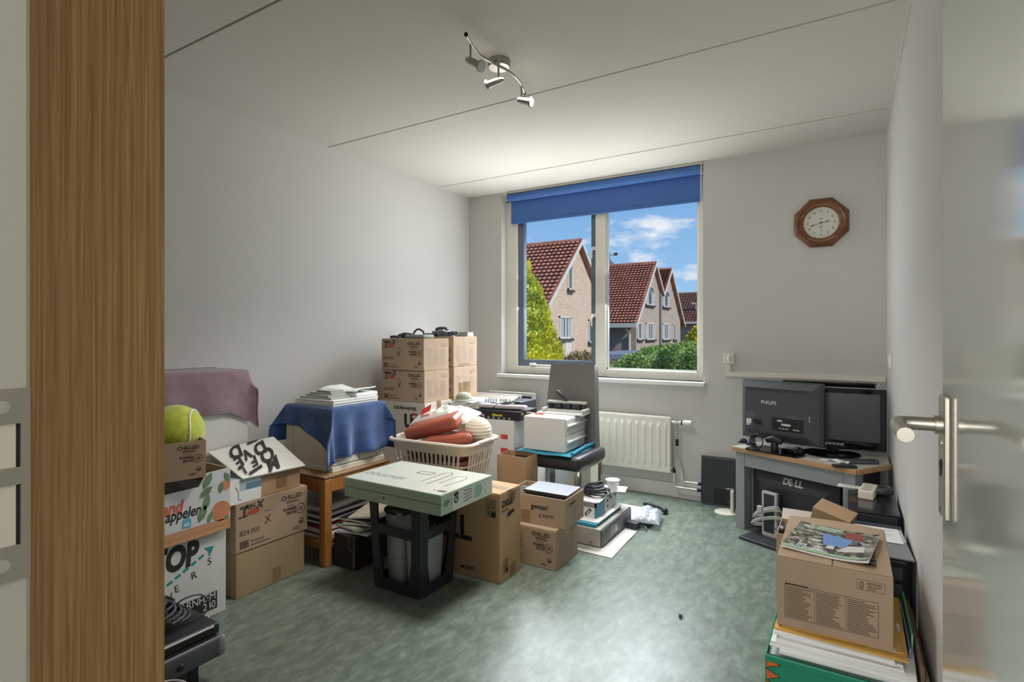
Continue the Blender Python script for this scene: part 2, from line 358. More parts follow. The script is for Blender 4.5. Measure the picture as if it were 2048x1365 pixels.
xL, xs0, xs1, xm0, xm1, xr = OX0, wx(1034), wx(1190), wx(1191), wx(1211), wx(1396)
zb = OZ0; zs = wz(735, 1100); zfb = wz(742, 1300); ztop = CH - .012; zlin = 2.42
w2 = thing('added_hall_window', None, None, (0, 0, 0)); w2['kind'] = 'structure'; w2['label'] = 'white-framed hall window added out of view around the fill light'  # hall window added out of view to go with the fill light
hf = MB(); hf.box(-1.25, -1.19, -1.88, -1.8, .75, 2.15); hf.box(.09, .15, -1.88, -1.8, .75, 2.15); hf.box(-1.19, .09, -1.88, -1.8, .75, .81); hf.box(-1.19, .09, -1.88, -1.8, 2.09, 2.15)
obj('frame', hf, M_frame, w2); obj('pane', MB().box(-1.19, .09, -1.85, -1.846, .81, 2.09), M_glass, w2)
fm = MB(); fm.box(xL, xs0, FY, FY + .09, zb, CH, .004); fm.box(xm0, xm1, FY - .004, FY + .09, zb, CH, .004); fm.box(xr, OX1 + .05, FY, FY + .09, zb, CH, .004)
fm.box(xs0, xm0, FY, FY + .09, zb, zs, .004); fm.box(xm1, xr, FY, FY + .09, zb, zfb, .004); fm.box(xL, OX1 + .05, FY, FY + .09, zlin, CH, .004)
obj('frame', fm, M_frame, wn); obj('head_board', MB().box(OX0, OX1, WY + .004, FY, 2.484, CH - .0005), M_frame, wn)
sy0, sy1 = FY + .02, FY + .075; sw = .055
sx0, sx1, sz0, sz1 = xs0 + .004, xm0 - .004, zs + .004, zlin - .004
sm = MB(); sm.box(sx0, sx0 + sw, sy0, sy1, sz0, sz1, .004); sm.box(sx1 - sw * .8, sx1, sy0, sy1, sz0, sz1, .004); sm.box(sx0 + sw, sx1 - sw * .8, sy0, sy1, sz0, sz0 + .058, .004); sm.box(sx0 + sw, sx1 - sw * .8, sy0, sy1, sz1 - .05, sz1, .004)
sash = obj('sash', sm, M_sash, wn, label='blue-grey opening sash')
obj('pane', MB().box(sx0 + sw - .005, sx1 - sw * .8 + .005, FY + .045, FY + .049, sz0 + .05, sz1 - .045), M_glass, sash)
obj('pane', MB().box(xm1 - .004, xr + .004, FY + .045, FY + .049, zfb - .004, zlin + .004), M_glass, wn)
bd = MB(); bd.box(xm1, xm1 + .012, FY + .025, FY + .045, zfb, zlin); bd.box(xr - .012, xr, FY + .025, FY + .045, zfb, zlin); bd.box(xm1, xr, FY + .025, FY + .045, zfb, zfb + .012)
obj('glazing_bead', bd, M_wplastic, wn)
for py in (497, 632):                                # two latches on the mullion side of the sash
    z_ = wz(py, 1187); x_ = wx(1186)
    lt = obj('latch', MB().box(x_ - .012, x_ + .022, FY - .012, FY + .02, z_ - .012, z_ + .012, .004), M_frame, sash)
    obj('latch_lever', MB().tube([(x_, FY - .006, z_), (x_ - .006, FY - .022, z_ - .03), (x_ - .004, FY - .016, z_ - .085)], [.008, .008, .005], 8), M_frame, lt, True)
x0_, x1_, z_ = wx(1061), wx(1112), wz(731, 1085)
ws = obj('window_stay', MB().box(x0_, x1_ + .14, FY - .02, FY - .008, z_ - .006, z_ + .006, .003), M_frame, sash)
obj('stay_bracket', MB().box(x0_, x0_ + .05, FY - .024, FY + .02, z_ - .002, z_ + .016, .003), M_frame, ws)
sl = MB(); sl.box(P(992, 750, Y=WY - .06).x, P(1408, 764, Y=WY - .06).x, WY - .055, FY + .002, OZ0 - .032, OZ0, .006)
struct('trim_2', sl, mat('sill_white', (.80, .80, .77), .3), label='white window sill')
# --- roller blind with bead chain
zt = 2.448; rb = thing('roller_blind', 'blue fabric roller blind pulled a little way down the window', 'blind', (0, 0, zt))
M_blind = mat('blind_blue_fabric', srgb(72, 112, 178), .8, bump=.1, bscale=500)
bx0, bx1, by = P(1019, 420, Y=WY + .02).x, P(1400, 370, Y=WY + .02).x, WY + .022
obj('roller_tube', MB().cyl((bx0 - .012, by, 0), (bx1 + .006, by, 0), .034, n=24), M_blind, rb, True)
obj('fabric', MB().box(bx0, bx1, by + .028, by + .030, -.220, .0), M_blind, rb)
obj('bottom_bar', MB().box(bx0, bx1, by + .024, by + .034, -.232, -.210, .003), M_blind, rb)
for x_ in (bx0 - .022, bx1 + .008): obj('bracket', MB().box(x_, x_ + .012, by - .03, by + .03, -.03, .04, .003), M_white, rb)
chn = MB(); xc = bx1 + .012
for s_ in (-.006, .008):
    chn.tube([(xc, by + s_ * 1.5 - .03, 0), (xc, by + s_ * 1.5 - .03, -1.38)], .0016, 5)
k_ = 0
obj('bead_chain', chn, M_wplastic, rb)
bead = MB()
for i in range(66): bead.lathe([(.0003, -.003), (.003, -.0012), (.003, .0012), (.0003, .003)], (xc, by - .018, -.02 - i * .0206), 6)
obj('chain_beads', bead, M_wplastic, rb, kind='stuff')
# ================================================================== OUTSIDE
GZ = -2.8
def brick(name, c1, c2, mortar, sc=1):
    m = mat(name, c1, .85); n, l, b = nodes(m)
    tcn = n.new('ShaderNodeTexCoord'); sp_ = n.new('ShaderNodeSeparateXYZ'); l.new(tcn.outputs['Object'], sp_.inputs[0])
    ad = n.new('ShaderNodeMath'); l.new(sp_.outputs[0], ad.inputs[0]); l.new(sp_.outputs[1], ad.inputs[1]); cb_ = n.new('ShaderNodeCombineXYZ'); l.new(ad.outputs[0], cb_.inputs[0]); l.new(sp_.outputs[2], cb_.inputs[1])
    br = n.new('ShaderNodeTexBrick'); br.inputs['Scale'].default_value = 1; br.inputs['Brick Width'].default_value = .22 * sc; br.inputs['Row Height'].default_value = .068 * sc; br.inputs['Mortar Size'].default_value = .008 * sc
    br.inputs['Color1'].default_value = tuple(c1) + (1,); br.inputs['Color2'].default_value = tuple(c2) + (1,); br.inputs['Mortar'].default_value = tuple(mortar) + (1,); l.new(cb_.outputs[0], br.inputs[0]); l.new(br.outputs[0], b.inputs['Base Color'])
    return m
M_brick = brick('yellow_brick', (.47, .33, .23), (.58, .43, .31), (.52, .44, .36))
M_brick2 = brick('grey_brown_brick', (.30, .22, .18), (.42, .33, .28), (.40, .35, .31))
M_tile = mat('terracotta_tile', (.36, .135, .088), .75, var=.28, vscale=3); M_tile2 = mat('brown_tile', (.22, .10, .075), .7, var=.2, vscale=3)
M_trimw = mat('white_fascia', (.60, .57, .52), .5); M_pane = mat('house_window_glass', (.10, .12, .14), .08); M_net = mat('net_curtain', (.36, .37, .37), .8)
gm = mat('garden_ground', (.10, .13, .05), .95, var=.4, vscale=.6)
struct('ground_outside', MB().box(-80, 80, WY + 1.0, 150, GZ - .2, GZ), gm)
def roof_tiles(a, b, c, d, cols, rows):
    """a-b eave edge, d-c ridge edge; wavy overlapping courses of real relief"""
    a, b, c, d = map(Vector, (a, b, c, d)); nrm = (b - a).cross(d - a).normalized()
    if nrm.z < 0: nrm = -nrm
    mb = MB(); sub = 6
    for r in range(rows):
        def f(u, v, r=r):
            vv = (r + v * 1.12) / rows; p = a.lerp(b, u).lerp(d.lerp(c, u), vv); ph = (u * cols) % 1
            return p + nrm * (.028 * math.sin(2 * math.pi * ph) + .10 * (1 - v) + .02)
        mb.grid(f, cols * sub, 1)
    return mb
def house(name, label, gx, y0, y1, apex, el, er, rz_, back, cols, rows, mb_wall, mt, fl=True, fr_=True):
    """gable at x = gx facing +X between y0 and y1, ridge towards -X; el / er: roof height at the near and far wall"""
    hs = thing(name, label, 'house', (gx, y0, GZ))
    W = y1 - y0; ap = apex - y0; L_, R_, Z_ = el - GZ, er - GZ, rz_ - GZ; sl_, sr_ = (Z_ - L_) / ap, (Z_ - R_) / (W - ap); ov = .22
    obj('gable_wall', MB().prism([(0, 0), (W, 0), (W, R_ - .15), (ap, Z_ - .15), (0, L_ - .15)], 'x', -.2, 0), mb_wall, hs)
    obj('side_wall', MB().box(-back, -.2, 0, .2, 0, L_ - .2), mb_wall, hs); obj('side_wall', MB().box(-back, -.2, W - .2, W, 0, min(L_, R_) - .2), mb_wall, hs)
    ya, yb = (-.5 if fl else 0), (W + .5 if fr_ else W); za, zb_ = L_ + ya * sl_, R_ - (yb - W) * sr_
    obj('roof_deck', MB().prism([(ya, za - .02), (ap, Z_ - .02), (yb, zb_ - .02), (yb, zb_ - .14), (ap, Z_ - .2), (ya, za - .14)], 'x', -back, ov), mt, hs)
    obj('roof_tiles', roof_tiles((-back, ya, za), (ov, ya, za), (ov, ap, Z_), (-back, ap, Z_), cols, rows), mt, hs, True, kind='stuff', recalc=False)
    obj('roof_tiles', roof_tiles((-back, yb, zb_), (ov, yb, zb_), (ov, ap, Z_), (-back, ap, Z_), max(8, cols // 2), rows), mt, hs, True, kind='stuff', recalc=False)
    obj('ridge_tiles', MB().cyl((-back, ap, Z_ + .02), (ov, ap, Z_ + .02), .11, n=10), mt, hs, True)
    for q_, h_ in ((ya, za), (yb, zb_)): obj('bargeboard', MB().prism([(q_, h_ - .17), (ap, Z_ - .17), (ap, Z_ + .02), (q_, h_ + .02)], 'x', ov, ov + .05), M_trimw, hs)
    if fl: obj('gutter', MB().box(-back, ov, ya - .12, ya + .04, za - .26, za), M_trimw, hs)
    return hs
def hwin(hs, y0, y1, z0, z1, arch=False, bars=1, curt=True):
    """window in the +X gable of house hs (local y, local z)"""
    p_ = .07; fr_ = MB(); fr_.box(0, .06, y0, y1, z0, z0 + p_); fr_.box(0, .06, y0, y0 + p_, z0, z1); fr_.box(0, .06, y1 - p_, y1, z0, z1)
    if arch: fr_.tube([(.03, (y0 + y1) / 2 + ((y1 - y0) / 2 - .03) * math.cos(a), z1 + .28 * math.sin(a)) for a in [math.pi * k / 8 for k in range(9)]], .05, 6)
    else: fr_.box(0, .06, y0, y1, z1 - p_, z1)
    for k in range(bars): ym = y0 + (y1 - y0) * (k + 1) / (bars + 1); fr_.box(0, .05, ym - .05, ym + .05, z0, z1)
    wn_ = obj('window', fr_, M_trimw, hs)
    pn = MB(); pn.box(.005, .02, y0 + p_, y1 - p_, z0 + p_, z1)
    if arch: pn.prism([((y0 + y1) / 2 + ((y1 - y0) / 2 - .06) * math.cos(a), z1 + .26 * math.sin(a)) for a in [math.pi * k / 8 for k in range(9)]], 'x', .005, .02)
    obj('pane', pn, M_pane, wn_)
    if curt: [obj('curtain', MB().box(.021, .026, a0, a1, z0 + p_, z1 - .08), M_net, wn_) for a0, a1 in ((y0 + p_, y0 + (y1 - y0) * .36), (y1 - (y1 - y0) * .3, y1 - p_))]
    obj('window_sill', MB().box(0, .14, y0 - .06, y1 + .06, z0 - .1, z0), mat('dark_sill_tile', (.05, .045, .045), .5), wn_)
HX = -10.5
h1 = house('gabled_house', 'yellow brick house with a red roof behind the conifer', HX, 19.3, 26.1, 23.0, 2.0, 2.56, 5.45, 9, 40, 22, M_brick, M_tile, True, False)
def HP(h, px, py): q = P(px, py, X=HX); return (q.y - h.location.y, q.z - GZ)
a_ = HP(h1, 1134.5, 580); b_ = HP(h1, 1141.5, 533); hwin(h1, a_[0], b_[0] + .1, a_[1], b_[1], bars=0, curt=False)
a_ = HP(h1, 1117, 692); b_ = HP(h1, 1142, 634); hwin(h1, a_[0], b_[0], a_[1] + .3, b_[1]); obj('door_panel', MB().box(.0, .04, a_[0] + .6, b_[0], .9, a_[1] + .2), M_trimw, h1)
a_ = HP(h1, 1176, 686); b_ = HP(h1, 1186, 640); hwin(h1, a_[0], b_[0] + .5, a_[1], b_[1], curt=False)
h2 = house('gabled_house', 'grey-brown brick house with an arched gable window and white drainpipe', HX, 31.2, 36.25, 34.48, 2.36, 3.85, 5.70, 12, 58, 24, M_brick2, M_tile, True, False)
h3 = house('gabled_house', 'second gabled brick house, attached beyond the one with the white drainpipe', HX, 36.27, 41.2, 38.05, 3.85, 2.4, 5.66, 12, 58, 24, M_brick2, M_tile, False, True)
for h, box_, kw in ((h2, (1291, 610, 1307, 584), dict(arch=True, bars=0)), (h2, (1274, 680, 1284, 646), dict(bars=0)), (h2, (1291, 680, 1309, 647), {}),
                    (h3, (1325, 614, 1338, 592), dict(arch=True, bars=0)), (h3, (1324, 680, 1339, 648), {}), (h3, (1346, 680, 1350, 649), dict(bars=0, curt=False))):
    a_ = HP(h, box_[0], box_[1]); b_ = HP(h, box_[2], box_[3]); hwin(h, a_[0], b_[0], a_[1], b_[1], **kw)
a_ = HP(h2, 1319, 690); obj('drainpipe', MB().cyl((.1, a_[0], 0), (.1, a_[0], 3.85 - GZ), .07, n=8), M_mgrey, h2)
b_ = P(1252, 645, Y=30.75); obj('drainpipe', MB().tube([(b_.x - HX, -.5, 4.3), (b_.x - HX + .1, -.1, 4.0), (b_.x - HX + .1, -.1, .2)], .06, 8), M_trimw, h2)
# far house, roof slope seen over the hedge
fh = thing('far_house', 'brown-roofed house far behind, beyond the two gables', 'house', (-16, 50, GZ))
obj('wall', MB().box(0, 18, .4, 8, 0, 2.3 - GZ), M_brick2, fh)
obj('roof_tiles', roof_tiles((-.3, 0, 2.3 - GZ), (18.3, 0, 2.3 - GZ), (18.3, 4, 5.05 - GZ), (-.3, 4, 5.05 - GZ), 70, 17), M_tile2, fh, True, kind='stuff', recalc=False)
obj('roof_deck', MB().prism([(0, 2.28 - GZ), (4, 5.0 - GZ), (8, 2.28 - GZ)], 'x', -.3, 18.3), M_tile2, fh)
obj('ridge_tiles', MB().cyl((-.3, 4, 5.1 - GZ), (18.3, 4, 5.1 - GZ), .12, n=8), M_tile2, fh, True)
obj('gutter', MB().box(-.3, 18.3, -.15, .02, 2.12 - GZ, 2.32 - GZ), M_trimw, fh)
for px, py in ((1391, 610), (1390, 633), (1361, 622)):
    q = P(px, py, Y=51.5); obj('roof_vent', MB().tube([(q.x + 16, 1.5, q.z - GZ - .4), (q.x + 16, 1.4, q.z - GZ + .1), (q.x + 15.7, 1.2, q.z - GZ + .1)], .12, 8), M_mgrey, fh)
# cupola with weather vane beyond the red roof
q = P(1219, 535, Y=46); cu = thing('roof_cupola', 'small dark slate cupola with a weather vane behind the red roof', 'cupola', (q.x, q.y, q.z - .2))
obj('slate_roof', MB().lathe([(1.0, 0), (.8, .15), (.1, .85), (.05, 1.0)], n=8), mat('slate', (.10, .11, .13), .6), cu)
obj('weather_vane', MB().cyl((0, 0, .9), (0, 0, 1.5), .04, n=6).box(-.7, -.4, -.03, .03, 1.15, 1.4).box(.4, .75, -.03, .03, 1.2, 1.45).box(-.7, .7, -.02, .02, 1.24, 1.28), M_dgrey, cu)
obj('base', MB().box(-.7, .7, -.7, .7, -8.7, 0), M_brick2, cu)
q = P(1174, 520, Y=43.5); ch_ = thing('chimney', 'narrow brick chimney beyond the mullion', 'chimney', (q.x, q.y, GZ))
obj('stack', MB().box(-.4, .4, -.4, .4, 0, q.z - GZ + .1), M_brick2, ch_); obj('pot', MB().cyl((0, 0, q.z - GZ + .1), (0, 0, q.z - GZ + .5), .16, n=10), M_dgrey, ch_)
# flat-roofed garage
q = P(1214, 712, Y=22); gr = thing('garage', 'low flat-roofed garage with grey fascia behind the hedge', 'garage', (q.x - 1.0, q.y, GZ)); gz = q.z - GZ
obj('wall', MB().box(0, 7.6, 0, 5, 0, gz - .12), M_brick, gr); obj('flat_roof', MB().box(-.15, 7.8, -.2, 5.2, gz - .12, gz + .08), mat('roof_felt_blue', (.20, .24, .30), .6), gr)
obj('skylight', MB().prism([(1, gz + .08), (3, gz + .08), (2.7, gz + .28), (1.3, gz + .28)], 'x', 3.2, 4.6), mat('skylight_dome', (.66, .67, .66), .3), gr)
def foliage(name, label, cat, base, blobs, nleaf, size, m, trunk, up=0, seed=1, group=None):
    """crown of single leaf cards around blobs (centre, radii) given in local space"""
    rnd = random.Random(seed); t = thing(name, label, cat, base, group=group); vs = []; fs = []
    tot = sum(b[1][0] * b[1][1] + b[1][2] * b[1][0] for b in blobs)
    for c, r in blobs:
        k = int(nleaf * (r[0] * r[1] + r[2] * r[0]) / tot)
        for _ in range(k):
            d = Vector((rnd.gauss(0, 1), rnd.gauss(0, 1), rnd.gauss(0, 1))).normalized(); rr = 1 - abs(rnd.gauss(0, .12))
            p = Vector(c) + Vector((d.x * r[0], d.y * r[1], d.z * r[2])) * rr
            a = (d + Vector((rnd.gauss(0, .5), rnd.gauss(0, .5), rnd.gauss(0, .5)) ) + Vector((0, 0, up))).normalized(); s_ = a.orthogonal().normalized(); s_ = (Matrix.Rotation(rnd.uniform(0, 6.28), 3, a) @ s_)
            L = size * rnd.uniform(.7, 1.4); W_ = L * .45; i = len(vs)
            vs += [p, p + a * L * .5 + s_ * W_ * .5, p + a * L, p + a * L * .5 - s_ * W_ * .5]; fs.append((i, i + 1, i + 2, i + 3))
    me = bpy.data.meshes.new('leaves'); me.from_pydata([tuple(v) for v in vs], [], fs); me.materials.append(m)
    o = obj('leaves', me, m, t, kind='stuff')
    core = MB()
    for c, r in blobs: core.lathe([(max(.01, r[0] * .86 * math.sin(a)), -r[2] * .86 * math.cos(a)) for a in [math.pi * k / 8 for k in range(9)]], c, 12)
    obj('inner_crown', core, m, t)
    obj('trunk', MB().cyl((0, 0, 0), (0, 0, trunk), .12, .07, n=8), M_dwood, t)
    return t
def leafmat(name, c1, c2):
    m = mat(name, c1, .6, col2=c2, vscale=1.6, detail=8); n, l, b = nodes(m); b.inputs['Subsurface Weight'].default_value = 0
    return m
M_con = leafmat('conifer_yellow_green', (.20, .28, .012), (.80, .74, .03)); M_hedge = leafmat('hedge_green', (.09, .19, .03), (.34, .46, .12))
M_yel = leafmat('yellow_shrub_leaf', (.45, .36, .02), (.65, .50, .04)); M_dry = leafmat('dry_shrub', (.20, .18, .08), (.38, .30, .16))
q = P(1050, 600, Y=8.2); cb_ = []
for k in range(13):
    z_ = 1.3 + k * .30; r_ = max(.14, 1.08 - .0 * k - (k / 12) ** 1.6 * .92)
    cb_.append(((random.uniform(-.05, .05), random.uniform(-.05, .05), z_), (r_, r_, .42)))
foliage('conifer', 'tall yellow-green conifer close outside the left sash', 'tree', (q.x, q.y, GZ), cb_, 80000, .07, M_con, 1.4, up=1.0, seed=3)
q = P(1330, 740, Y=8.8); hb_ = []
rr = random.Random(5)
def hedge_top(px):
    pts = ((1200, 742), (1225, 736), (1245, 727), (1265, 714), (1290, 702), (1330, 693), (1365, 690), (1420, 688))
    for (a, b), (c, d) in zip(pts, pts[1:]):
        if px <= c: return b + (d - b) * max(0, (px - a)) / (c - a)
    return 688
for k in range(30):
    px = 1208 + k * 7; s_ = P(px, hedge_top(px) + rr.uniform(-4, 5), Y=8.6 + rr.uniform(-.3, .3)); hb_.append(((s_.x - q.x, s_.y - q.y, s_.z - GZ - .2), (.2, .3, .2)))
for k in range(18):
    px = 1205 + k * 12; s_ = P(px, hedge_top(px) + 22, Y=8.5); hb_.append(((s_.x - q.x, s_.y - q.y, s_.z - GZ - .62), (.32, .4, .62)))
foliage('leafy_hedge', 'dense green hedge with glossy leaves below the right-hand pane', 'hedge', (q.x, q.y, GZ), hb_, 60000, .05, M_hedge, 2.0, seed=9)
q = P(1396, 690, Y=12); foliage('yellow_shrub', 'bright yellow shrub behind the green hedge at the window edge', 'shrub', (q.x, q.y, GZ), [((0, 0, q.z - GZ - .1), (.22, .22, .45)), ((.1, 0, q.z - GZ - .6), (.4, .4, .6))], 5000, .09, M_yel, 2, seed=4)
q = P(1162, 720, Y=11); foliage('dry_shrub', 'loose brownish shrub between the conifer and the mullion', 'shrub', (q.x, q.y, GZ), [((0, 0, q.z - GZ - .4), (.5, .5, .55)), ((.5, 0, q.z - GZ - .5), (.4, .4, .5))], 4000, .10, M_dry, 2, seed=6)
# ================================================================== FIXTURES ON WALLS AND CEILING
def kraft(name, c, var=.06): return mat(name, c, .8, var=var, vscale=5, stretch=(1, 1, .3), bump=.08, bscale=90, bstretch=(1, 1, .12), spec=.25)
M_kraft = kraft('cardboard_brown', (.40, .29, .20)); M_kraft2 = kraft('cardboard_plain', (.36, .265, .16)); M_kraft3 = kraft('cardboard_warm', (.44, .285, .165)); M_kraftg = kraft('cardboard_grey', (.55, .50, .44))
M_kraftw = kraft('cardboard_white', (.66, .66, .64)); M_tape = mat('packing_tape', (.27, .18, .10), .3)
# bookcase whose side stands next to the doorway
bc = thing('bookcase', 'tall oak veneer bookcase beside the doorway', 'bookcase', (-.95, DY + .01, 0))
BD = .473 - DY - .01; BH = 2.2
obj('side_panel', MB().box(-.02, 0, 0, BD, 0, BH, .0015), M_oak, bc); obj('side_panel', MB().box(-.82, -.80, 0, BD, 0, BH, .0015), M_oak, bc)
obj('back_panel', MB().box(-.80, -.02, 0, .006, 0, BH), M_oak, bc); obj('top_board', MB().box(-.80, -.02, .006, BD, BH - .02, BH), M_oak, bc)
for z_ in (.06, .44, .82, 1.20, 1.58, 1.9): obj('shelf', MB().box(-.80, -.02, .006, BD - .01, z_, z_ + .018), M_oak, bc)
obj('plinth', MB().box(-.80, -.02, BD - .03, BD - .015, 0, .06), M_oak, bc)
# octagonal wall clock
q = P(1642, 445, Y=WY - .03); ck = thing('wall_clock', 'octagonal wooden wall clock with a cream dial', 'clock', (q.x, WY, q.z))
def octp(r): return [(r * math.cos(R(22.5 + 45 * k)), r * math.sin(R(22.5 + 45 * k))) for k in range(8)]
cf = MB(); n_ = 32
ro, ri = .172, .103
def oc(a): return ro * math.cos(R(22.5)) / math.cos((a + R(22.5)) % R(45) - R(22.5))
prof = [(1, -.002), (1, -.022), (.93, -.034), (.80, -.040), (.74, -.032), (.69, -.034), (.64, -.030), (.605, -.022), (.60, -.012)]
def cfn(u, v):
    a = u * 2 * math.pi; k, y = prof[int(round(v * (len(prof) - 1)))]; t_ = (1 - k) / .4; rr_ = (oc(a) * (1 - t_) + ro * t_) * k if k > .8 else ro * k
    return (rr_ * math.cos(a), y, rr_ * math.sin(a))
obj('case', cf.grid(cfn, 64, len(prof) - 1, True), M_clockw, ck, True)
M_dial = mat('dial_cream', (.70, .68, .60), .5)
dl = obj('dial', MB().cyl((0, -.004, 0), (0, -.014, 0), .106, n=40), M_dial, ck)
cp = lambda u, v: (u, -.0146, v)
nm = MB()
for k in range(12):
    a = R(90 - 30 * (k + 1)); nm.text(str(k + 1), cp, .078 * math.cos(a), .078 * math.sin(a) - .0075, .021, 'c', bold=.012)
for k in range(60):
    a = R(6 * k); nm.line(cp, [(.094 * math.cos(a), .094 * math.sin(a)), (.0975 * math.cos(a), .0975 * math.sin(a))], .0012)
for v_, L_ in ((.029, .010), (-.027, .012)): nm.line(cp, [(-L_, v_), (L_, v_)], .003)
obj('numerals', nm, M_ink, dl)
def hand(ang, L, w_):
    c_, s_ = math.cos(R(ang)), math.sin(R(ang)); f_ = lambda a, b: (a * c_ - b * s_, -.0165, a * s_ + b * c_)
    return MB().pol(f_, [(-.012, -w_ * .3), (L * .55, -w_ * .3), (L * .7, -w_), (L, 0), (L * .7, w_), (L * .55, w_ * .3), (-.012, w_ * .3)])
obj('hour_hand', hand(8, .05, .0045), M_ink, ck); obj('minute_hand', hand(197, .072, .004), M_ink, ck)
obj('second_hand', MB().line(lambda u, v: (u, -.0172, v), [(0, .018), (.001, -.062)], .0012), M_ink, ck); obj('hub', MB().cyl((0, -.0145, 0), (0, -.018, 0), .005, n=12), M_ink, ck)
# ceiling spotlight bar
BZ = 2.425
sl_ = thing('ceiling_spotlight', 'chrome three-spot ceiling light on a curved bar', 'ceiling light', P(998, 122, z=CH))
so = Vector(sl_.location); M_nick = mat('satin_nickel', (.40, .38, .34), .22, 1)
obj('canopy', MB().lathe([(.001, 0), (.053, 0), (.053, -.026), (.048, -.032), (.001, -.032)], n=32), M_nick, sl_, True)
bar = [P(x, y, z=BZ) - so for x, y in ((932, 69), (941.5, 87), (959, 109), (977, 120.6), (997, 131.6), (1015, 141), (1034, 157), (1043, 172), (1049, 186.5))]
obj('bar', MB().tube(smoothpath(bar, 4), .0062, 10), M_nick, sl_, True)
for e_, nb in ((bar[0], bar[1]), (bar[-1], bar[-2])): obj('end_cap', MB().lathe([(.001, -.009), (.006, -.007), (.009, 0), (.006, .007), (.001, .009)], e_, 12), M_blackm, sl_, True)
obj('bar_stem', MB().cyl(bar[4], (bar[4].x, bar[4].y, -.03), .006, n=10), M_nick, sl_, True)
M_lens = mat('spot_lens', (.62, .63, .60), .15)
for (tx, ty), (bx, by), (fx, fy), fd in (((941, 87), (935, 119), (963, 133), -.045), ((997, 132), (1004, 159), (973, 171), .02), ((1043, 172), (1037, 200), (1063, 205), -.03)):
    top = P(tx, ty, z=BZ); d_ = (top - Vector((0, 0, EYE))).dot(FW); B_ = P(bx, by, d=d_) - so; F_ = P(fx, fy, d=d_ + fd) - so; T_ = top - so
    ax = (F_ - B_).normalized(); hd_ = obj('spot_head', MB().tube([B_ - ax * .008, B_ - ax * .004, B_ + ax * .008, B_ + ax * .03, F_ - ax * .016, F_ - ax * .008, F_ - ax * .006, F_], [.005, .010, .0135, .0145, .0155, .017, .024, .024], 20), M_nick, sl_, True)
    obj('lens', MB().cyl(F_, F_ + ax * .0015, .021, n=20), M_lens, hd_)
    obj('stem', MB().cyl(T_, (T_.x, T_.y, B_.z + .009), .0045, n=10), M_nick, sl_, True)
lamp = light('ceiling_fill_light', 'AREA', so + Vector((0, 0, -.13)), (0, 0, 0), 17, (1, .96, .90), shape='DISK', size=.5, spread=R(116))   # added fill thrown downwards; the three spots themselves are off
# radiator, valve, pipes
RY = WY - .05
rx0, rx1 = P(1170, 880, Y=RY - .05).x, P(1340, 880, Y=RY - .05).x; rz0, rz1 = P(1340, 947, Y=RY - .05).z, P(1340, 838, Y=RY - .05).z
ra = thing('radiator', 'white panel radiator with vertical ribs under the window', 'radiator', ((rx0 + rx1) / 2, RY, rz0)); w_ = (rx1 - rx0); h_ = rz1 - rz0
M_rad = mat('radiator_enamel', (.72, .70, .62), .4)
nr = int(round(w_ / .0585))
def rfn(u, v):
    x = (u - .5) * w_; z = v * h_; g = math.cos(2 * math.pi * (u * nr)); m_ = min(1, max(0, (z - .035) / .025)) * min(1, max(0, (h_ - .035 - z) / .025)) * (1 if .5 < u * nr < nr - .5 else 0)
    return (x, -.045 - .010 * m_ * max(0, -g) ** .6 * (1 if g < 0 else 0) + .004 * m_ * max(0, g), z)
rm = MB(); rm.grid(rfn, nr * 10, 40)
obj('front_panel', rm, M_rad, ra, True)
obj('body', MB().box(-w_ / 2, w_ / 2, -.0448, .010, 0, h_, .004), M_rad, ra)
obj('top_grille', MB().box(-w_ / 2 + .01, w_ / 2 - .01, -.04, .005, h_, h_ + .006), M_rad, ra)
for x_ in (-w_ / 2 + .12, w_ / 2 - .08): obj('wall_bracket', MB().box(x_ - .02, x_ + .02, .010, .048, .05, h_ - .05), M_rad, ra); obj('hook', MB().tube([(x_, -.03, .0), (x_ + .008, -.03, -.012), (x_ - .008, -.03, -.012), (x_, -.03, 0)], .004, 6), M_rad, ra)
def rp(px, py, Y=None): return P(px, py, Y=Y or RY - .02) - Vector(ra.location)
vv = rp(1344, 843); T_ = rp(1353.5, 845); K_ = rp(1366, 846); E_ = rp(1384, 847)
vb = obj('valve', MB().cyl((w_ / 2 - .002, T_.y, T_.z), (K_.x, K_.y, T_.z), .010, n=12).cyl((T_.x, T_.y, T_.z + .012), (T_.x, T_.y, T_.z - .035), .009, n=12), M_chrome, ra, True)
obj('thermostat_knob', MB().tube([(K_.x - .004, K_.y, T_.z), (K_.x + .005, K_.y, T_.z), (K_.x + .008, K_.y, T_.z), (E_.x - .005, K_.y, T_.z), (E_.x, K_.y, T_.z)], [.015, .016, .021, .021, .016], 20), M_wplastic, vb, True)
obj('collar', MB().cyl((K_.x - .012, K_.y, T_.z), (K_.x - .004, K_.y, T_.z), .019, n=16), M_black, vb)
pp = [T_ + Vector((0, 0, -.03))] + [rp(*a) for a in ((1354, 885), (1354, 912), (1361, 928), (1364, 945), (1365, 957), (1370, 964), (1382, 966))] + [rp(1399, 968), rp(1404, 968.5, WY - .002)]
obj('flow_pipe', MB().tube(smoothpath(pp, 5), .0075, 10), M_chrome, ra, True)
pp = [rp(1340, 936), rp(1346, 937), rp(1348.5, 941), rp(1348.5, 962), rp(1351, 972), rp(1360, 976), rp(1398, 981), rp(1404, 981.5, WY - .002)]
obj('return_pipe', MB().tube(smoothpath(pp, 5), .0075, 10), M_chrome, ra, True)
for a, b in (((1354, 879), (1354, 892)), ((1345, 937), (1349, 938)), ((1348.5, 939), (1348.5, 946)), ((1395, 968), (1403, 969)), ((1395, 981), (1403, 982))): obj('pipe_fitting', MB().cyl(rp(*a), rp(*b), .0115, n=12), M_blackm, ra, True)
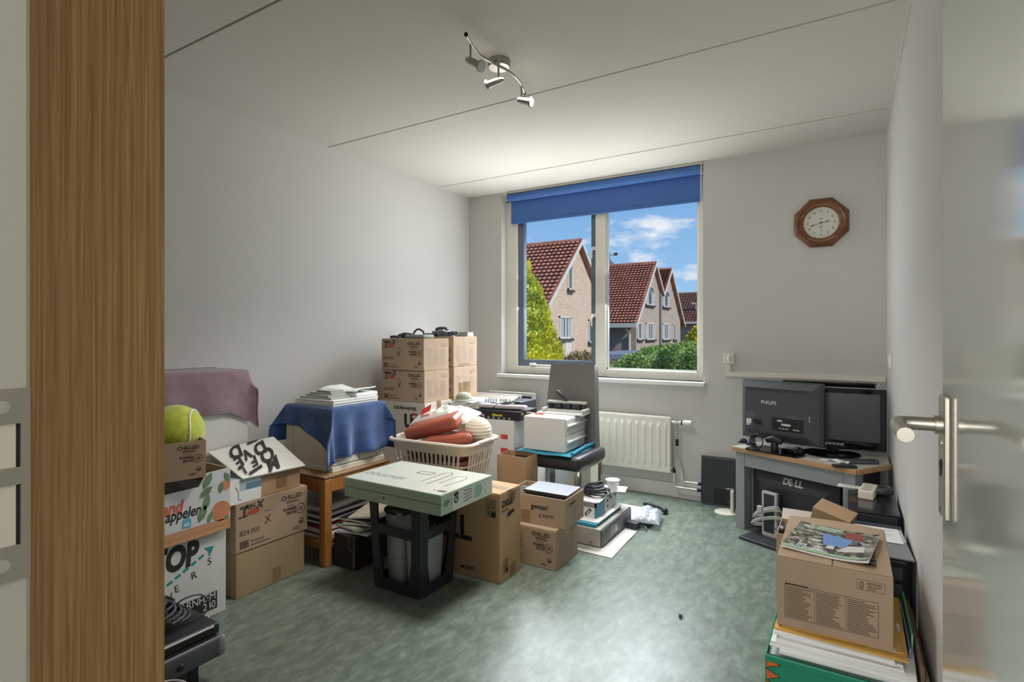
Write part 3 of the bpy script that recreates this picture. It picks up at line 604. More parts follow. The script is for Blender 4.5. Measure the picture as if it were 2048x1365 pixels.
# socket, cable trunking, switch
q = P(1458, 717, Y=WY - .02); sk_ = thing('wall_socket', 'cream surface-mounted wall socket above the trunking', 'socket', (q.x, WY, q.z - .04))
obj('housing', MB().box(-.038, .038, -.034, 0, 0, .078, .005), M_cream, sk_); obj('socket_well', MB().lathe([(.024, -.0345), (.024, -.030), (.02, -.026), (.001, -.026)], (0, 0, .039), 24, 'y'), M_cream, sk_)
obj('plug', MB().tube([(.004, -.028, .05), (.006, -.055, .045), (.01, -.055, .015)], [.014, .014, .009], 12), M_cream, sk_, True)
q2 = P(1456, 747, Y=WY - .015); tk = thing('cable_trunking', 'cream cable trunking running along the wall below the clock', 'trunking', (q2.x, WY, q2.z))
obj('riser', MB().box(-.012, .020, -.02, 0, .012, q.z - q2.z - .042, .002), M_cream, tk); obj('channel', MB().box(-.012, RX - q2.x - .004, -.022, 0, -.022, .012, .002), M_cream, tk)
obj('cable', MB().tube(smoothpath([(RX - q2.x - .03, -.01, -.022), (RX - q2.x - .05, -.015, -.08), (RX - q2.x - .05, -.015, -.3)]), .003, 6), M_wplastic, tk)
q = P(1781, 723, X=RX - .005); sw_ = thing('wall_switch', 'white light switch on the right wall', 'switch', (RX, q.y, q.z)); obj('plate', MB().box(-.012, 0, -.04, .04, -.04, .04, .003), M_wplastic, sw_); obj('rocker', MB().box(-.016, -.012, -.025, .025, -.028, .028, .002), M_wplastic, sw_)
# ================================================================== CARTON HELPERS
class Carton:
    """closed or open carton; local x across, y deep, root at the middle of its base"""
    def __init__(s, name, label, x0, x1, y0, y1, z0, z1, m, rz=0, group=None, open_top=False, tape=True, cat='box', flaps=True, tape_m=None):
        s.w, s.d, s.h = x1 - x0, y1 - y0, z1 - z0
        s.o = thing(name, label, cat, ((x0 + x1) / 2, (y0 + y1) / 2, z0), rz, group); s.m = m; w, d, h = s.w, s.d, s.h; g = .004
        if open_top:
            b = MB(); t_ = .004
            b.box(-w / 2, w / 2, -d / 2, d / 2, 0, t_); b.box(-w / 2, w / 2, -d / 2, -d / 2 + t_, t_, h); b.box(-w / 2, w / 2, d / 2 - t_, d / 2, t_, h); b.box(-w / 2, -w / 2 + t_, -d / 2 + t_, d / 2 - t_, t_, h); b.box(w / 2 - t_, w / 2, -d / 2 + t_, d / 2 - t_, t_, h)
            obj('body', b, m, s.o)
        elif not flaps: obj('body', MB().box(-w / 2, w / 2, -d / 2, d / 2, 0, h, .003), m, s.o)
        else:
            obj('body', MB().box(-w / 2, w / 2, -d / 2, d / 2, 0, h - g, .003), m, s.o)
            if w >= d:
                for a, b in ((-d / 2 + .001, -.0015), (.0015, d / 2 - .001)): obj('flap', MB().box(-w / 2 + .001, w / 2 - .001, a, b, h - g, h, .0015), m, s.o)
            else:
                for a, b in ((-w / 2 + .001, -.0015), (.0015, w / 2 - .001)): obj('flap', MB().box(a, b, -d / 2 + .001, d / 2 - .001, h - g, h, .0015), m, s.o)
        if tape and not open_top:
            q = .024; tm = tape_m or M_tape
            if w >= d: tb = MB().box(-w / 2 - .0006, w / 2 + .0006, -q, q, h, h + .0006).box(w / 2, w / 2 + .0006, -q, q, h - .06, h)
            else: tb = MB().box(-q, q, -d / 2 - .0006, d / 2 + .0006, h, h + .0006).box(-q, q, -d / 2 - .0006, -d / 2, h - .06, h)
            obj('tape', tb, tm, s.o)
    def front(s, u, v): return (-s.w / 2 + u, -s.d / 2 - .0009, v)
    def right(s, u, v): return (s.w / 2 + .0009, -s.d / 2 + u, v)
    def left(s, u, v): return (-s.w / 2 - .0009, s.d / 2 - u, v)
    def top(s, u, v): return (-s.w / 2 + u, -s.d / 2 + v, s.h + .0009)
    def put(s, mb, m, name='print', label=None): return obj(name, mb, m, s.o, label=label, recalc=False)
def barcode(mb, pl, u, v, w, h, seed=1):
    r_ = random.Random(seed); x = u
    while x < u + w:
        k = r_.uniform(.0012, .0035); mb.rect(pl, x, v, min(x + k, u + w), v + h); x += k + r_.uniform(.001, .0028)
def lines(mb, pl, u, v, w, n, pitch, th, seed=2):
    r_ = random.Random(seed)
    for k in range(n): mb.rect(pl, u, v - k * pitch, u + w * r_.uniform(.6, 1), v - k * pitch + th)
M_red = mat('print_red', (.62, .05, .045), .6); M_redb = mat('print_brick_red', (.42, .09, .05), .6); M_teal = mat('print_teal', (.02, .26, .27), .6)
def chilled(c, pl, W, H):
    """pommes frites print on a long side"""
    k = H / .225; b = MB()
    b.text('T', pl, .022 * k, H - .062 * k, .062 * k, bold=.05); b.rect(pl, .012 * k, H - .068 * k, .058 * k, H - .062 * k); b.text('RIN', pl, .05 * k, H - .035 * k, .03 * k, bold=.03); b.text('X', pl, .095 * k, H - .040 * k, .045 * k, bold=.06, shear=.3)
    uc = W * .42
    for a in (.7, 2.45, .95): b.line(pl, [(uc - .02 * k * math.cos(a), H * .52 - .026 * k * math.sin(a)), (uc + .02 * k * math.cos(a), H * .52 + .026 * k * math.sin(a))], .0035 * k)
    b.rect(pl, uc - .018 * k, H * .70, uc + .02 * k, H * .70 + .0025)
    b.text('CHILLED', pl, W - .035 * k, H - .045 * k, .030 * k, 'r', bold=.035); lines(b, pl, W - .125 * k, H - .056 * k, .09 * k, 2, .008 * k, .004 * k, 3)
    b.text('POMMES', pl, W - .068 * k, H - .100 * k, .019 * k, 'r', bold=.04); b.text('FRITES', pl, W - .068 * k, H - .120 * k, .019 * k, 'r', bold=.04); b.rect(pl, W - .12 * k, H - .078 * k, W - .075 * k, H - .075 * k)
    b.ring(pl, W - .042 * k, H - .105 * k, .024 * k, .003 * k); b.text('10', pl, W - .042 * k, H - .115 * k, .028 * k, 'c', bold=.03)
    b.text('824.003', pl, .02 * k, .075 * k, .032 * k); barcode(b, pl, .02 * k, .016 * k, .045 * k, .034 * k); b.text('28-04-2022', pl, .075 * k, .033 * k, .015 * k); lines(b, pl, .075 * k, .019 * k, .1 * k, 1, .01, .004 * k)
    b.ring(pl, W - .038 * k, .055 * k, .012 * k, .003 * k, 16); b.disc(pl, W - .038 * k, .050 * k, .010 * k, .006 * k, 12); lines(b, pl, W - .09 * k, .03 * k, .04 * k, 2, .008 * k, .003 * k, 5)
    c.put(b, M_print)
    r_ = MB(); r_.pol(lambda u, v: pl(u, v), [(.088 * k + .034 * k * math.cos(a), H - .052 * k + .013 * k * math.sin(a)) for a in [2 * math.pi * j / 20 for j in range(20)]]); c.put(r_, M_redb, 'logo_oval')
def ingredient(c, pl, W, H):
    b = MB(); u0, u1, v0, v1 = W * .10, W * .90, H * .16, H * .66
    b.rect(pl, u0, v1, u0 + W * .3, v1 + .006)
    for k in range(3): lines(b, pl, u0 + (u1 - u0) * k / 3 + .004, v1 - .008, (u1 - u0) / 3 - .008, 14, (v1 - v0) / 14, .0022, k + 3)
    b.line(pl, [(W * .66, H * .86), (W * .95, H * .86), (W * .95, H * .76), (W * .66, H * .76), (W * .66, H * .86)], .0015); lines(b, pl, W * .7, H * .82, W * .2, 3, .007, .002)
    c.put(b, mat('grey_print', (.30, .27, .24), .8))
def coil(mb, c, r, n, th, rnd, tilt=.25, flat=1, zj=.008):
    c = Vector(c); pts = []
    for k in range(n * 18):
        a = 2 * math.pi * k / 18; t_ = k / 18; rr_ = r * (1 + .16 * math.sin(t_ * 2.3 + rnd)) * (.86 + .14 * math.sin(t_ * 5.1))
        pts.append(c + Vector((rr_ * math.cos(a) + .012 * math.sin(t_ * 1.7), rr_ * flat * math.sin(a) + .012 * math.cos(t_ * 1.3), zj * (t_ % 3) + th + .006 * abs(math.sin(a * .5 + rnd)))))
    return mb.tube(pts, th, 6)
# ================================================================== TV STAND IN THE CORNER
AZ = R(-25.2); T0 = Vector((-.62, 3.73, 0)); TH = .514
st = thing('tv_stand', 'grey corner stand with a pale wood-edged top', 'tv stand', T0, AZ)
M_grey = mat('stand_grey_laminate', (.27, .29, .30), .45); M_top = mat('stand_top_laminate', (.52, .50, .47), .35); M_edge = wood('beech_edging', (.36, .20, .09), (.52, .33, .17), 3, axis='x')
inv = Matrix.Rotation(-AZ, 4, 'Z') @ Matrix.Translation(-T0)
def tl(p): return inv @ Vector(p)
topw = [(-.62, 3.73), (.044, 3.418), (.203, 3.66), (.203, 3.97), (-.42, 4.13)]
topl = [tl((a, b, 0)) for a, b in topw]; tp2 = [(p.x, p.y) for p in topl]
obj('top_board', MB().prism(tp2, 'z', TH - .026, TH), M_top, st)
eb = MB(); L = .734
eb.box(-.002, L + .004, -.012, 0, TH - .027, TH, .002)
obj('edge_strip', eb, M_edge, st)
pB, pC = topl[1], topl[2]; dv = (pC - pB); ln = dv.length; ed = MB(Matrix.Translation((pB.x, pB.y, 0)) @ Matrix.Rotation(math.atan2(dv.y, dv.x), 4, 'Z')); ed.box(0, ln, -.012, 0, TH - .027, TH, .002); obj('edge_strip', ed, M_edge, st)
obj('leg', MB().box(.012, .072, .012, .10, 0, TH - .027, .002), M_grey, st); obj('leg', MB().box(L - .075, L - .012, .012, .10, 0, TH - .027, .002), M_grey, st)
obj('frieze', MB().box(.074, L - .077, .014, .03, TH - .115, TH - .027), M_grey, st)
pE = topl[4]; pD = topl[3]
obj('back_panel', MB().box(.02, L - .02, .30, .312, .01, TH - .027), M_dark, st); obj('leg', MB().box(.10, .16, .30, .36, 0, TH - .027), M_grey, st)
obj('side_panel', MB().box(L - .03, L - .014, .10, .30, .01, TH - .027), M_dark, st); obj('side_panel', MB().box(.014, .03, .10, .30, .01, TH - .027), M_grey, st)
# monitor seen from behind
def seat(p, q, z):  # local frame along p->q
    d = Vector(q) - Vector(p); return thing, d
M_scr = mat('dark_screen', (.012, .013, .015), .12, spec=.6); M_gloss = mat('glossy_black', (.006, .006, .008), .06); M_label = mat('label_white', (.62, .62, .60), .6)
m1 = thing('monitor', 'dark grey television turned with its back to the room on the corner stand', 'television', (-.345, 3.722, TH), R(-20.7))
mw, mh, mz = .495, .367, .058
bk = MB()
def ring_pts(w_, h_, y, zc=0): return [(-w_ / 2, y, mz + zc + (mh - h_) / 2), (w_ / 2, y, mz + zc + (mh - h_) / 2), (w_ / 2, y, mz + zc + (mh + h_) / 2), (-w_ / 2, y, mz + zc + (mh + h_) / 2)]
bk.box(-mw / 2, mw / 2, 0, .03, mz, mz + mh, .008)
obj('bezel', bk, M_dark, m1)
bh = MB(); a_, b_, c_ = ring_pts(mw - .006, mh - .006, 0), ring_pts(mw - .03, mh - .02, -.022), ring_pts(mw - .085, mh - .085, -.042); bh.add(a_ + b_ + c_, [(0, 1, 5, 4), (1, 2, 6, 5), (2, 3, 7, 6), (3, 0, 4, 7), (4, 5, 9, 8), (5, 6, 10, 9), (6, 7, 11, 10), (7, 4, 8, 11), (8, 9, 10, 11)])
back = obj('back_cover', bh, mat('tv_back_grey', (.055, .058, .065), .45), m1)
bp = lambda u, v: (u - mw / 2, -.0432, mz + v)
t_ = MB(); t_.text('PHILIPS', bp, mw * .30, mh * .615, .030, bold=.02); obj('lettering', t_, M_lgrey, back, recalc=False)
lb = MB(); lb.rect(bp, .052, .095, .085, .125); lb.rect(bp, .052, .084, .075, .092); obj('sticker', lb, M_label, back, recalc=False)
sm_ = MB(); lines(sm_, bp, .054, .165, .07, 5, .008, .0018, 4); lines(sm_, bp, .30, .165, .09, 4, .009, .0018, 8); obj('fine_print', sm_, M_mgrey, back, recalc=False)
obj('port_recess', MB().box(-mw / 2 + .215, -mw / 2 + .40, -.0445, -.042, mz + .072, mz + .150), M_blackm, back)
pt = MB()
for k in range(5): pt.cyl((-mw / 2 + .265 + k * .012, -.0445, mz + .088), (-mw / 2 + .265 + k * .012, -.050, mz + .088), .0038, n=8)
for k in range(3): pt.cyl((-mw / 2 + .35 + k * .013, -.0445, mz + .088), (-mw / 2 + .35 + k * .013, -.050, mz + .088), .0045, n=8)
pt.box(-mw / 2 + .275, -mw / 2 + .33, -.049, -.0445, mz + .105, mz + .118); pt.box(-mw / 2 + .25, -mw / 2 + .28, -.049, -.0445, mz + .128, mz + .138)
obj('ports', pt, M_lgrey, back, kind='stuff')
obj('power_inlet', MB().box(-mw / 2 + .10, -mw / 2 + .15, -.0445, -.042, mz + .095, mz + .125), M_blackm, back)
obj('side_recess', MB().box(mw / 2 - .066, mw / 2 - .048, -.036, -.030, mz + .07, mz + .27), M_blackm, back)
for k in range(3): obj('side_jack', MB().cyl((mw / 2 - .06, -.036, mz + .15 + k * .012), (mw / 2 - .06, -.043, mz + .15 + k * .012), .004, n=8), M_lgrey, back)
vt = MB()
for r0, n0 in ((mh - .062, 7), (.022, 5)):
    for j in range(n0):
        for k in range(48):
            x = -mw / 2 + .055 + k * .0078 + (j % 2) * .0039; z = mz + r0 + j * .0072; y = -.0424 if not (r0 > .2 and j > 2) else -.0424 + (j - 2) * .0055
            vt.box(x, x + .0042, y - .0012, y, z, z + .0026)
obj('vent_slots', vt, M_blackm, back, kind='stuff')
obj('stand_neck', MB().tube(smoothpath([(0, -.07, .006), (0, -.075, .03), (0, -.07, .06), (0, -.045, .09)]), .022, 12), M_black, m1, True)
obj('neck_cover', MB().tube([(-.045, -.075, .07), (0, -.08, .085), (.045, -.075, .07)], [.018, .024, .018], 10), M_black, m1, True)
obj('stand_base', MB().prism([(-.155, -.13), (.155, -.13), (.165, -.06), (.12, .05), (-.12, .05), (-.165, -.06)], 'z', 0, .01), M_gloss, m1)
cw = MB(); pc = Vector((-.09, -.095, .058))
for k in range(6): cw.tube([pc + Vector((.035 * math.cos(a) * (.7 + .1 * k), -.006 * k + .004, .052 * math.sin(a) * (.75 + .06 * (k % 3)))) for a in [2 * math.pi * j / 16 for j in range(16)]], .0027, 6, closed=True)
cw.tube(smoothpath([(-.12, -.045, .165), (-.125, -.06, .15), (-.11, -.08, .12), (-.09, -.09, .10)]), .0027, 6)
obj('power_cord', cw, M_black, m1, True)
# television with its screen to the room
m2 = thing('television', 'glossy black flat television facing the room beside the turned monitor', 'television', (-.078, 3.855, TH), R(0))
tw, th_, tz = .55, .36, .030
obj('bezel', MB().box(-tw / 2, tw / 2, -.02, .02, tz, tz + th_, .006), M_gloss, m2); obj('screen', MB().box(-tw / 2 + .03, tw / 2 - .032, -.0215, -.019, tz + .05, tz + th_ - .03), mat('lcd_grey', (.035, .037, .040), .35), m2)
obj('trim_edge', MB().box(-tw / 2 - .002, tw / 2 + .002, -.016, .016, tz + th_, tz + th_ + .004).box(tw / 2, tw / 2 + .004, -.016, .016, tz, tz + th_), M_mgrey, m2)
t_ = MB(); t_.text('SAMSUNG', lambda u, v: (u, -.0212, v), -.03, tz + .018, .020, bold=.03); obj('lettering', t_, M_lgrey, m2, recalc=False)
obj('neck', MB().cyl((0, .0, .01), (0, 0, tz + .02), .03, n=16), M_gloss, m2); obj('stand_base', MB().lathe([(.001, 0), (.15, 0), (.15, .006), (.12, .011), (.001, .012)], (0, -.06, 0), 28), M_gloss, m2, True)
# long flat set behind, top edge showing
xa, xb = P(1565, 760, Y=4.02), P(1751, 772, Y=4.02)
m3 = thing('television', 'slim black television standing behind the two others, only its top edge showing', 'television', ((xa.x + xb.x) / 2, 4.02, TH)); hw = (xb.x - xa.x) / 2
obj('bezel', MB().box(-hw, hw, -.02, .016, .0, xa.z - TH, .006), M_gloss, m3); obj('screen', MB().box(-hw + .03, hw - .03, -.0215, -.019, .05, xa.z - TH - .04), M_scr, m3); obj('foot', MB().box(-.15, .15, -.045, .04, 0, .008), M_gloss, m3)
# small things on the stand
def onstand(px, py): return P(px, py, z=TH)
q = onstand(1488, 887); d_ = thing('power_adapter', 'small black adapter with a dock on the left end of the stand', 'adapter', q, R(-20)); obj('dock', MB().box(-.035, .035, -.02, .02, 0, .008, .002), M_black, d_); obj('body', MB().box(-.022, .016, -.014, .014, .008, .022, .003), M_black, d_); obj('clip', MB().box(-.012, .01, -.01, .01, .022, .030, .002), M_dark, d_)
q = onstand(1502, 890); d_ = thing('phone', 'flat black phone lying beside the adapter on the stand', 'phone', q, R(15)); obj('body', MB().box(-.032, .032, -.016, .016, 0, .008, .003), M_black, d_); obj('screen', MB().box(-.026, .026, -.013, .013, .008, .0086), M_gloss, d_)
q = onstand(1597, 905); d_ = thing('computer_mouse', 'black computer mouse at the right end of the glossy monitor foot', 'mouse', q + Vector((0, 0, .0101)), R(-25)); obj('shell', MB().grid(lambda u, v: (.034 * math.cos(2 * math.pi * u) * math.cos(v * 1.57), .022 * math.sin(2 * math.pi * u) * math.cos(v * 1.57), .02 * math.sin(v * 1.57)), 18, 6, True), M_black, d_, True); obj('wheel', MB().cyl((.012, -.004, .017), (.012, .004, .017), .005, n=10), M_mgrey, d_)
q = onstand(1677, 926); d_ = thing('wallet_case', 'crumpled white plastic slip with a paper under it on the stand', 'plastic slip', q, R(-30))
obj('slip', MB().sheet(lambda u, v: ((u - .5) * .11, (v - .5) * .06, .004 + .012 * abs(math.sin(u * 5) * math.cos(v * 4))), 12, 8, .001), M_wplastic, d_, True); obj('paper', MB().box(-.10, .02, -.02, .03, 0, .0015), M_paper, d_)
q = onstand(1688, 936); d_ = thing('external_drive', 'black slab-shaped drive near the stand edge', 'drive', q, R(20)); obj('body', MB().box(-.055, .06, -.018, .022, 0, .014, .004), M_black, d_); obj('groove', MB().box(-.05, .055, .001, .003, .014, .0145), M_dgrey, d_)
q = onstand(1727, 929); d_ = thing('remote_control', 'thick dark remote control at the right corner of the stand', 'remote', q + Vector((-.008, .01, 0)), R(28)); obj('body', MB().box(-.085, .085, -.021, .021, 0, .022, .008, 3), M_dgrey, d_); obj('top_face', MB().box(-.078, .078, -.016, .016, .022, .0228), M_black, d_)
for k in range(4): obj('button', MB().cyl((-.05 + k * .02, 0, .0228), (-.05 + k * .02, 0, .0242), .004, n=8), M_mgrey, d_)
q = onstand(1672, 908); d_ = thing('usb_cable', 'little black tangled cable in front of the television', 'cable', q); cm = MB(); coil(cm, (0, 0, .012), .022, 4, .0025, .4); obj('wire', cm, M_black, d_, True)
d_.location.z = TH + .0125; d_.location.y -= .0
# Dell monitor back, standing inside the bay
def sw2(lx, ly, lz=0): return T0 + Matrix.Rotation(AZ, 3, 'Z') @ Vector((lx, ly, lz))
m4 = thing('monitor', 'black monitor with a big silver DELL badge on its back under the stand top', 'monitor', sw2(.345, .085), AZ)
DW, DH, DZ = .53, .343, .045
obj('bezel', MB().box(-DW / 2, DW / 2, 0, .022, DZ, DZ + DH, .005), M_dark, m4)
dn = MB(); A_ = [(-DW / 2 + .004, 0, DZ + .004), (DW / 2 - .004, 0, DZ + .004), (DW / 2 - .004, 0, DZ + DH - .004), (-DW / 2 + .004, 0, DZ + DH - .004)]
B_ = [(-DW / 2 + .075, -.032, DZ + .075), (DW / 2 - .075, -.032, DZ + .075), (DW / 2 - .075, -.032, DZ + DH - .085), (-DW / 2 + .075, -.032, DZ + DH - .085)]
dn.add(A_ + B_, [(0, 1, 5, 4), (1, 2, 6, 5), (2, 3, 7, 6), (3, 0, 4, 7), (4, 5, 6, 7)])
db = obj('back_cover', dn, mat('dell_back_black', (.035, .038, .043), .35), m4)
tp = lambda u, v: (u, -.0012 - (DZ + DH - .004 - v) / .081 * .032, v)
t_ = MB(); t_.text('D', tp, -.052, DZ + DH - .058, .050, bold=.045); t_.text('E', tp, -.012, DZ + DH - .062, .050, rot=.38, bold=.045); t_.text('LL', tp, .020, DZ + DH - .058, .050, bold=.045)
obj('badge', t_, M_lgrey, db, recalc=False)
for s_ in ((A_[0], A_[1]), (A_[2], A_[3]), (A_[3], A_[0])): obj('edge_trim', MB().tube(s_, .005, 6), M_mgrey, db)
ncol = obj('stand_column', MB().box(-.132, -.038, -.110, -.085, .022, .285, .004), M_lgrey, m4); obj('column_inset', MB().box(-.118, -.052, -.1115, -.110, .045, .272), M_dark, ncol); obj('column_mount', MB().box(-.125, -.045, -.085, -.028, .15, .27), M_dark, ncol)
obj('base_plate', MB().box(-.20, .05, -.24, -.02, .0, .018, .004), M_dark, m4)
obj('base_riser', MB().prism([(-.11, .018), (-.09, .018), (-.072, .06), (-.09, .06)], 'x', -.125, -.045), M_mgrey, m4)
cg = MB(); 
for k in range(5): cg.tube([(-.105 + (.075 + .006 * k) * math.cos(a), -.098 + (.035 + .004 * (k % 2)) * math.sin(a), .135 + .008 * (k % 3) - .018 * k + .045 * math.cos(a + .5)) for a in [2 * math.pi * j / 22 for j in range(22)]], .0052, 7, closed=True)
d_ = thing('video_cable', 'thick grey video cable looped around the DELL monitor column', 'cable', m4.location + Vector((0, 0, .02)), AZ); obj('wire', cg, M_lgrey, d_, True); d_.location.z = .03
obj('plug', MB().box(-.14, -.11, -.15, -.128, .13, .17, .004), M_lgrey, d_)
# dark panel monitor leaning on the window wall
q0 = P(1401, 1003, z=0); m5 = thing('monitor', 'flat dark monitor back leaning on the wall beside the pipes', 'monitor', (-.70, 4.12, 0)); hz_ = .345
x0_ = P(1402, 950, Y=4.12).x + .70; mm_ = MB(Matrix.Rotation(R(-4), 4, 'X')); mm_.box(x0_, .12, -.012, .02, .012, hz_, .004); obj('back_cover', mm_, mat('blue_black_plastic', (.022, .026, .034), .45), m5)
rc = MB(Matrix.Rotation(R(-4), 4, 'X')); rc.box(x0_ + .09, .12, -.0135, -.011, .014, .125); obj('recess', rc, M_blackm, m5); rc = MB(Matrix.Rotation(R(-4), 4, 'X')); rc.box(x0_ + .03, .11, -.0135, -.011, hz_ - .014, hz_ - .006); obj('vent_strip', rc, M_dgrey, m5)
obj('foot', MB().box(x0_ + .02, .10, -.012, .03, 0, .014), M_dgrey, m5)
obj('cable', MB().tube(smoothpath([(-.0, -.02, .12), (-.01, -.04, .07), (.03, -.07, .03), (.08, -.09, .006)]), .004, 6), M_black, m5, True)
q = P(1452, 1026, z=0); d_ = thing('router_stand', 'round white base with an upright white router beside the grey stand', 'router', q); obj('base', MB().lathe([(.001, 0), (.075, 0), (.075, .006), (.06, .012), (.001, .012)], (0, 0, 0), 24), M_cream, d_, True); obj('upright', MB().box(.032, .052, -.03, .03, .008, .16, .005), M_cream, d_); obj('antenna', MB().cyl((.0, 0, .163), (.05, 0, .166), .006, n=8), M_mgrey, d_)
# ================================================================== THINGS ALONG THE RIGHT WALL
pcA = thing('computer_tower', 'glossy black computer case with a power strip lying on it', 'computer', (.103, 3.125, 0)); 
M_dglossy = mat('dark_piano_gloss', (.016, .018, .022), .12)
obj('case', MB().box(-.098, .100, -.185, .195, .012, .43, .005), M_dglossy, pcA); obj('front_panel', MB().box(-.085, .088, -.19, -.185, .03, .42, .002), M_dark, pcA)
for a, b in ((-.08, -.17), (.08, -.17), (-.08, .17), (.08, .17)): obj('foot', MB().cyl((a, b, 0), (a, b, .012), .014, n=10), M_black, pcA)
q = P(1736, 992, z=.43); ps = thing('power_strip', 'cream three-way power strip with round sockets lying on the black case', 'power strip', (q.x, q.y, .43), R(-8))
obj('housing', MB().box(-.032, .032, -.088, .088, 0, .042, .006), M_cream, ps)
for k in range(3): s_ = obj('socket', MB().lathe([(.025, .0424), (.025, .043), (.021, .0405), (.001, .0405)], (0, -.052 + k * .054, 0), 20), mat('socket_well_grey', (.42, .40, .34), .5), ps); obj('slot', MB().box(-.002, .002, -.052 + k * .054 - .014, -.052 + k * .054 + .014, .0408, .0414), M_blackm, s_)
q = P(1764, 992, z=.43); d_ = thing('extension_lead', 'dark coiled cord with a black plug beside the cream power strip', 'cord', (q.x - .005, q.y + .02, .43)); cm = MB(); coil(cm, (0, 0, .0), .042, 6, .0036, 1.1, zj=.010); obj('wire', cm, M_dgrey, d_, True); obj('plug', MB().tube([(-.014, -.01, .012), (.0, 0, .03), (.012, .004, .036)], [.014, .016, .012], 10), M_black, d_, True)
q = P(1696, 973, z=.43); d_ = thing('manual_booklet', 'long white printed slip lying at the back of the black case', 'paper', (q.x + .03, q.y - .01, .43), R(-6)); obj('sheet', MB().box(-.075, .06, -.028, .03, 0, .004, .001), M_paper, d_); b = MB(); lines(b, lambda u, v: (u, v, .0046), -.06, .02, .11, 5, .008, .0015); obj('print', b, M_mgrey, d_, recalc=False)
# tower in front of it
pcB = thing('computer_tower', 'matt black computer tower against the right wall under the loose papers', 'computer', (.108, 2.66, 0))
obj('case', MB().box(-.085, .09, -.19, .2, .01, .41, .006), M_dark, pcB); fp = obj('front_panel', MB().box(-.08, .085, -.212, -.19, .015, .405, .012, 3), M_black, pcB)
for z_ in (.33, .27, .21): obj('drive_bay', MB().box(-.062, .066, -.2135, -.211, z_, z_ + .045, .004), M_dgrey, fp)
for k in range(3): obj('port', MB().box(.06, .072, -.2135, -.211, .12 + k * .018, .13 + k * .018), M_lgrey, fp)
for a, b in ((-.07, -.17), (.07, -.17), (-.07, .17), (.07, .17)): obj('foot', MB().cyl((a, b, 0), (a, b, .01), .014, n=10), M_black, pcB)
d_ = thing('folder', 'grey folder on top of the matt tower', 'folder', (.112, 2.60, .41), R(3)); obj('cover', MB().box(-.10, .088, -.17, .17, 0, .006, .001), M_mgrey, d_); obj('flap', MB().box(-.10, .088, .02, .17, .006, .0075), M_lgrey, d_)
d_ = thing('paper_sheet', 'white printed sheet on the grey folder', 'paper', (.115, 2.66, .4176), R(3)); obj('sheet', MB().box(-.08, .07, -.07, .11, 0, .0015), M_paper, d_); b = MB(); lines(b, lambda u, v: (u, v, .0021), -.06, .08, .11, 8, .012, .002); obj('print', b, M_lgrey, d_, recalc=False)
# box pile with the magazine
gb = Carton('fruit_crate', 'green cardboard tray with an orange zigzag, under the pile of papers', -.217, .150, 1.874, 2.34, 0, .235, mat('crate_green', (.006, .235, .125), .5), open_top=True, cat='tray')
zg = MB()
for k in range(6): v = .226 - k * .036; zg.pol(gb.front, [(.004, v), (.004, v - .034), (.042, v - .017)])
gb.put(zg, mat('zigzag_orange', (.62, .13, .02), .6), 'zigzag'); zg = MB()
for k in range(6): v = .226 - k * .036; zg.line(gb.front, [(.003, v), (.043, v - .017), (.003, v - .034)], .002)
gb.put(zg, M_ink, 'zigzag_outline')
obj('folded_rim', MB().box(-gb.w / 2, gb.w / 2, -gb.d / 2 - .006, -gb.d / 2 + .008, gb.h - .02, gb.h, .003), gb.m, gb.o)
rnd = random.Random(11)
M_env = mat('manila_yellow', (.62, .36, .08), .6, var=.08, vscale=4); M_pgreen = mat('paper_pale_green', (.50, .60, .54), .7); M_pblue = mat('paper_blue', (.10, .17, .36), .7); M_pcream = mat('paper_cream', (.66, .60, .50), .7)
obj('filling', MB().box(-gb.w / 2 + .006, gb.w / 2 - .006, -gb.d / 2 + .006, gb.d / 2 - .006, .006, .222), M_pgreen, gb.o, label='paper filling the tray')
z_ = .235
pile = [('pale green printed folder in the paper pile on the green tray', M_pgreen, .010, (-.185, .165, 1.895, 2.33), 1), ('large white paper pad in the pile on the green tray', M_paper, .016, (-.20, .178, 1.90, 2.36), -2), ('white stapled booklet with a red stain in the pile', M_paper, .007, (-.195, .14, 1.915, 2.30), 1), ('cream leaflet in the pile under the brown box', M_pcream, .008, (-.19, .135, 1.925, 2.30), 2), ('bright white folder in the pile under the brown box', M_paper, .008, (-.198, .125, 1.92, 2.32), -1)]
for lb_, m_, t, (a, b, c, e), an in pile:
    d_ = thing('paper_booklet', lb_, 'paper', ((a + b) / 2, (c + e) / 2, z_), R(an)); hw_, hd_ = (b - a) / 2, (e - c) / 2
    obj('cover', MB().box(-hw_, hw_, -hd_, hd_, 0, t * .3, .0005), m_, d_); obj('pages', MB().box(-hw_ + .002, hw_ - .003, -hd_ + .003, hd_ - .002, t * .3, t), M_paper, d_); z_ += t + .0004
d_ = thing('envelope', 'manila yellow envelope sticking out from under the brown box', 'envelope', (.0, 2.15, z_), R(-1)); obj('body', MB().box(-.195, .155, -.215, .24, 0, .005, .001), M_env, d_); obj('flap', MB().box(-.195, .155, -.215, -.15, .005, .0062), M_env, d_); obj('address_label', MB().box(.125, .145, -.03, .02, .005, .0062), M_paper, d_); z_ += .0066
d_ = thing('envelope', 'second manila envelope with a torn corner just under the brown box', 'envelope', (-.015, 2.165, z_), R(2)); obj('body', MB().box(-.17, .15, -.205, .22, 0, .004, .001), M_env, d_); obj('torn_edge', MB().sheet(lambda u, v: (.06 + u * .07, -.212 + v * .03, .0042 + .0003 * math.sin(u * 20)), 10, 4, .0006), M_paper, d_); z_ += .0046
BX = Carton('cardboard_box', 'brown recycled-board box with a printed table, a magazine on top', -.192, .117, 1.954, 2.40, z_, z_ + .222, M_kraft, tape=False)
b = MB(); W, H = BX.w, BX.h; u0, u1, v0, v1 = .024, .272, .030, .135
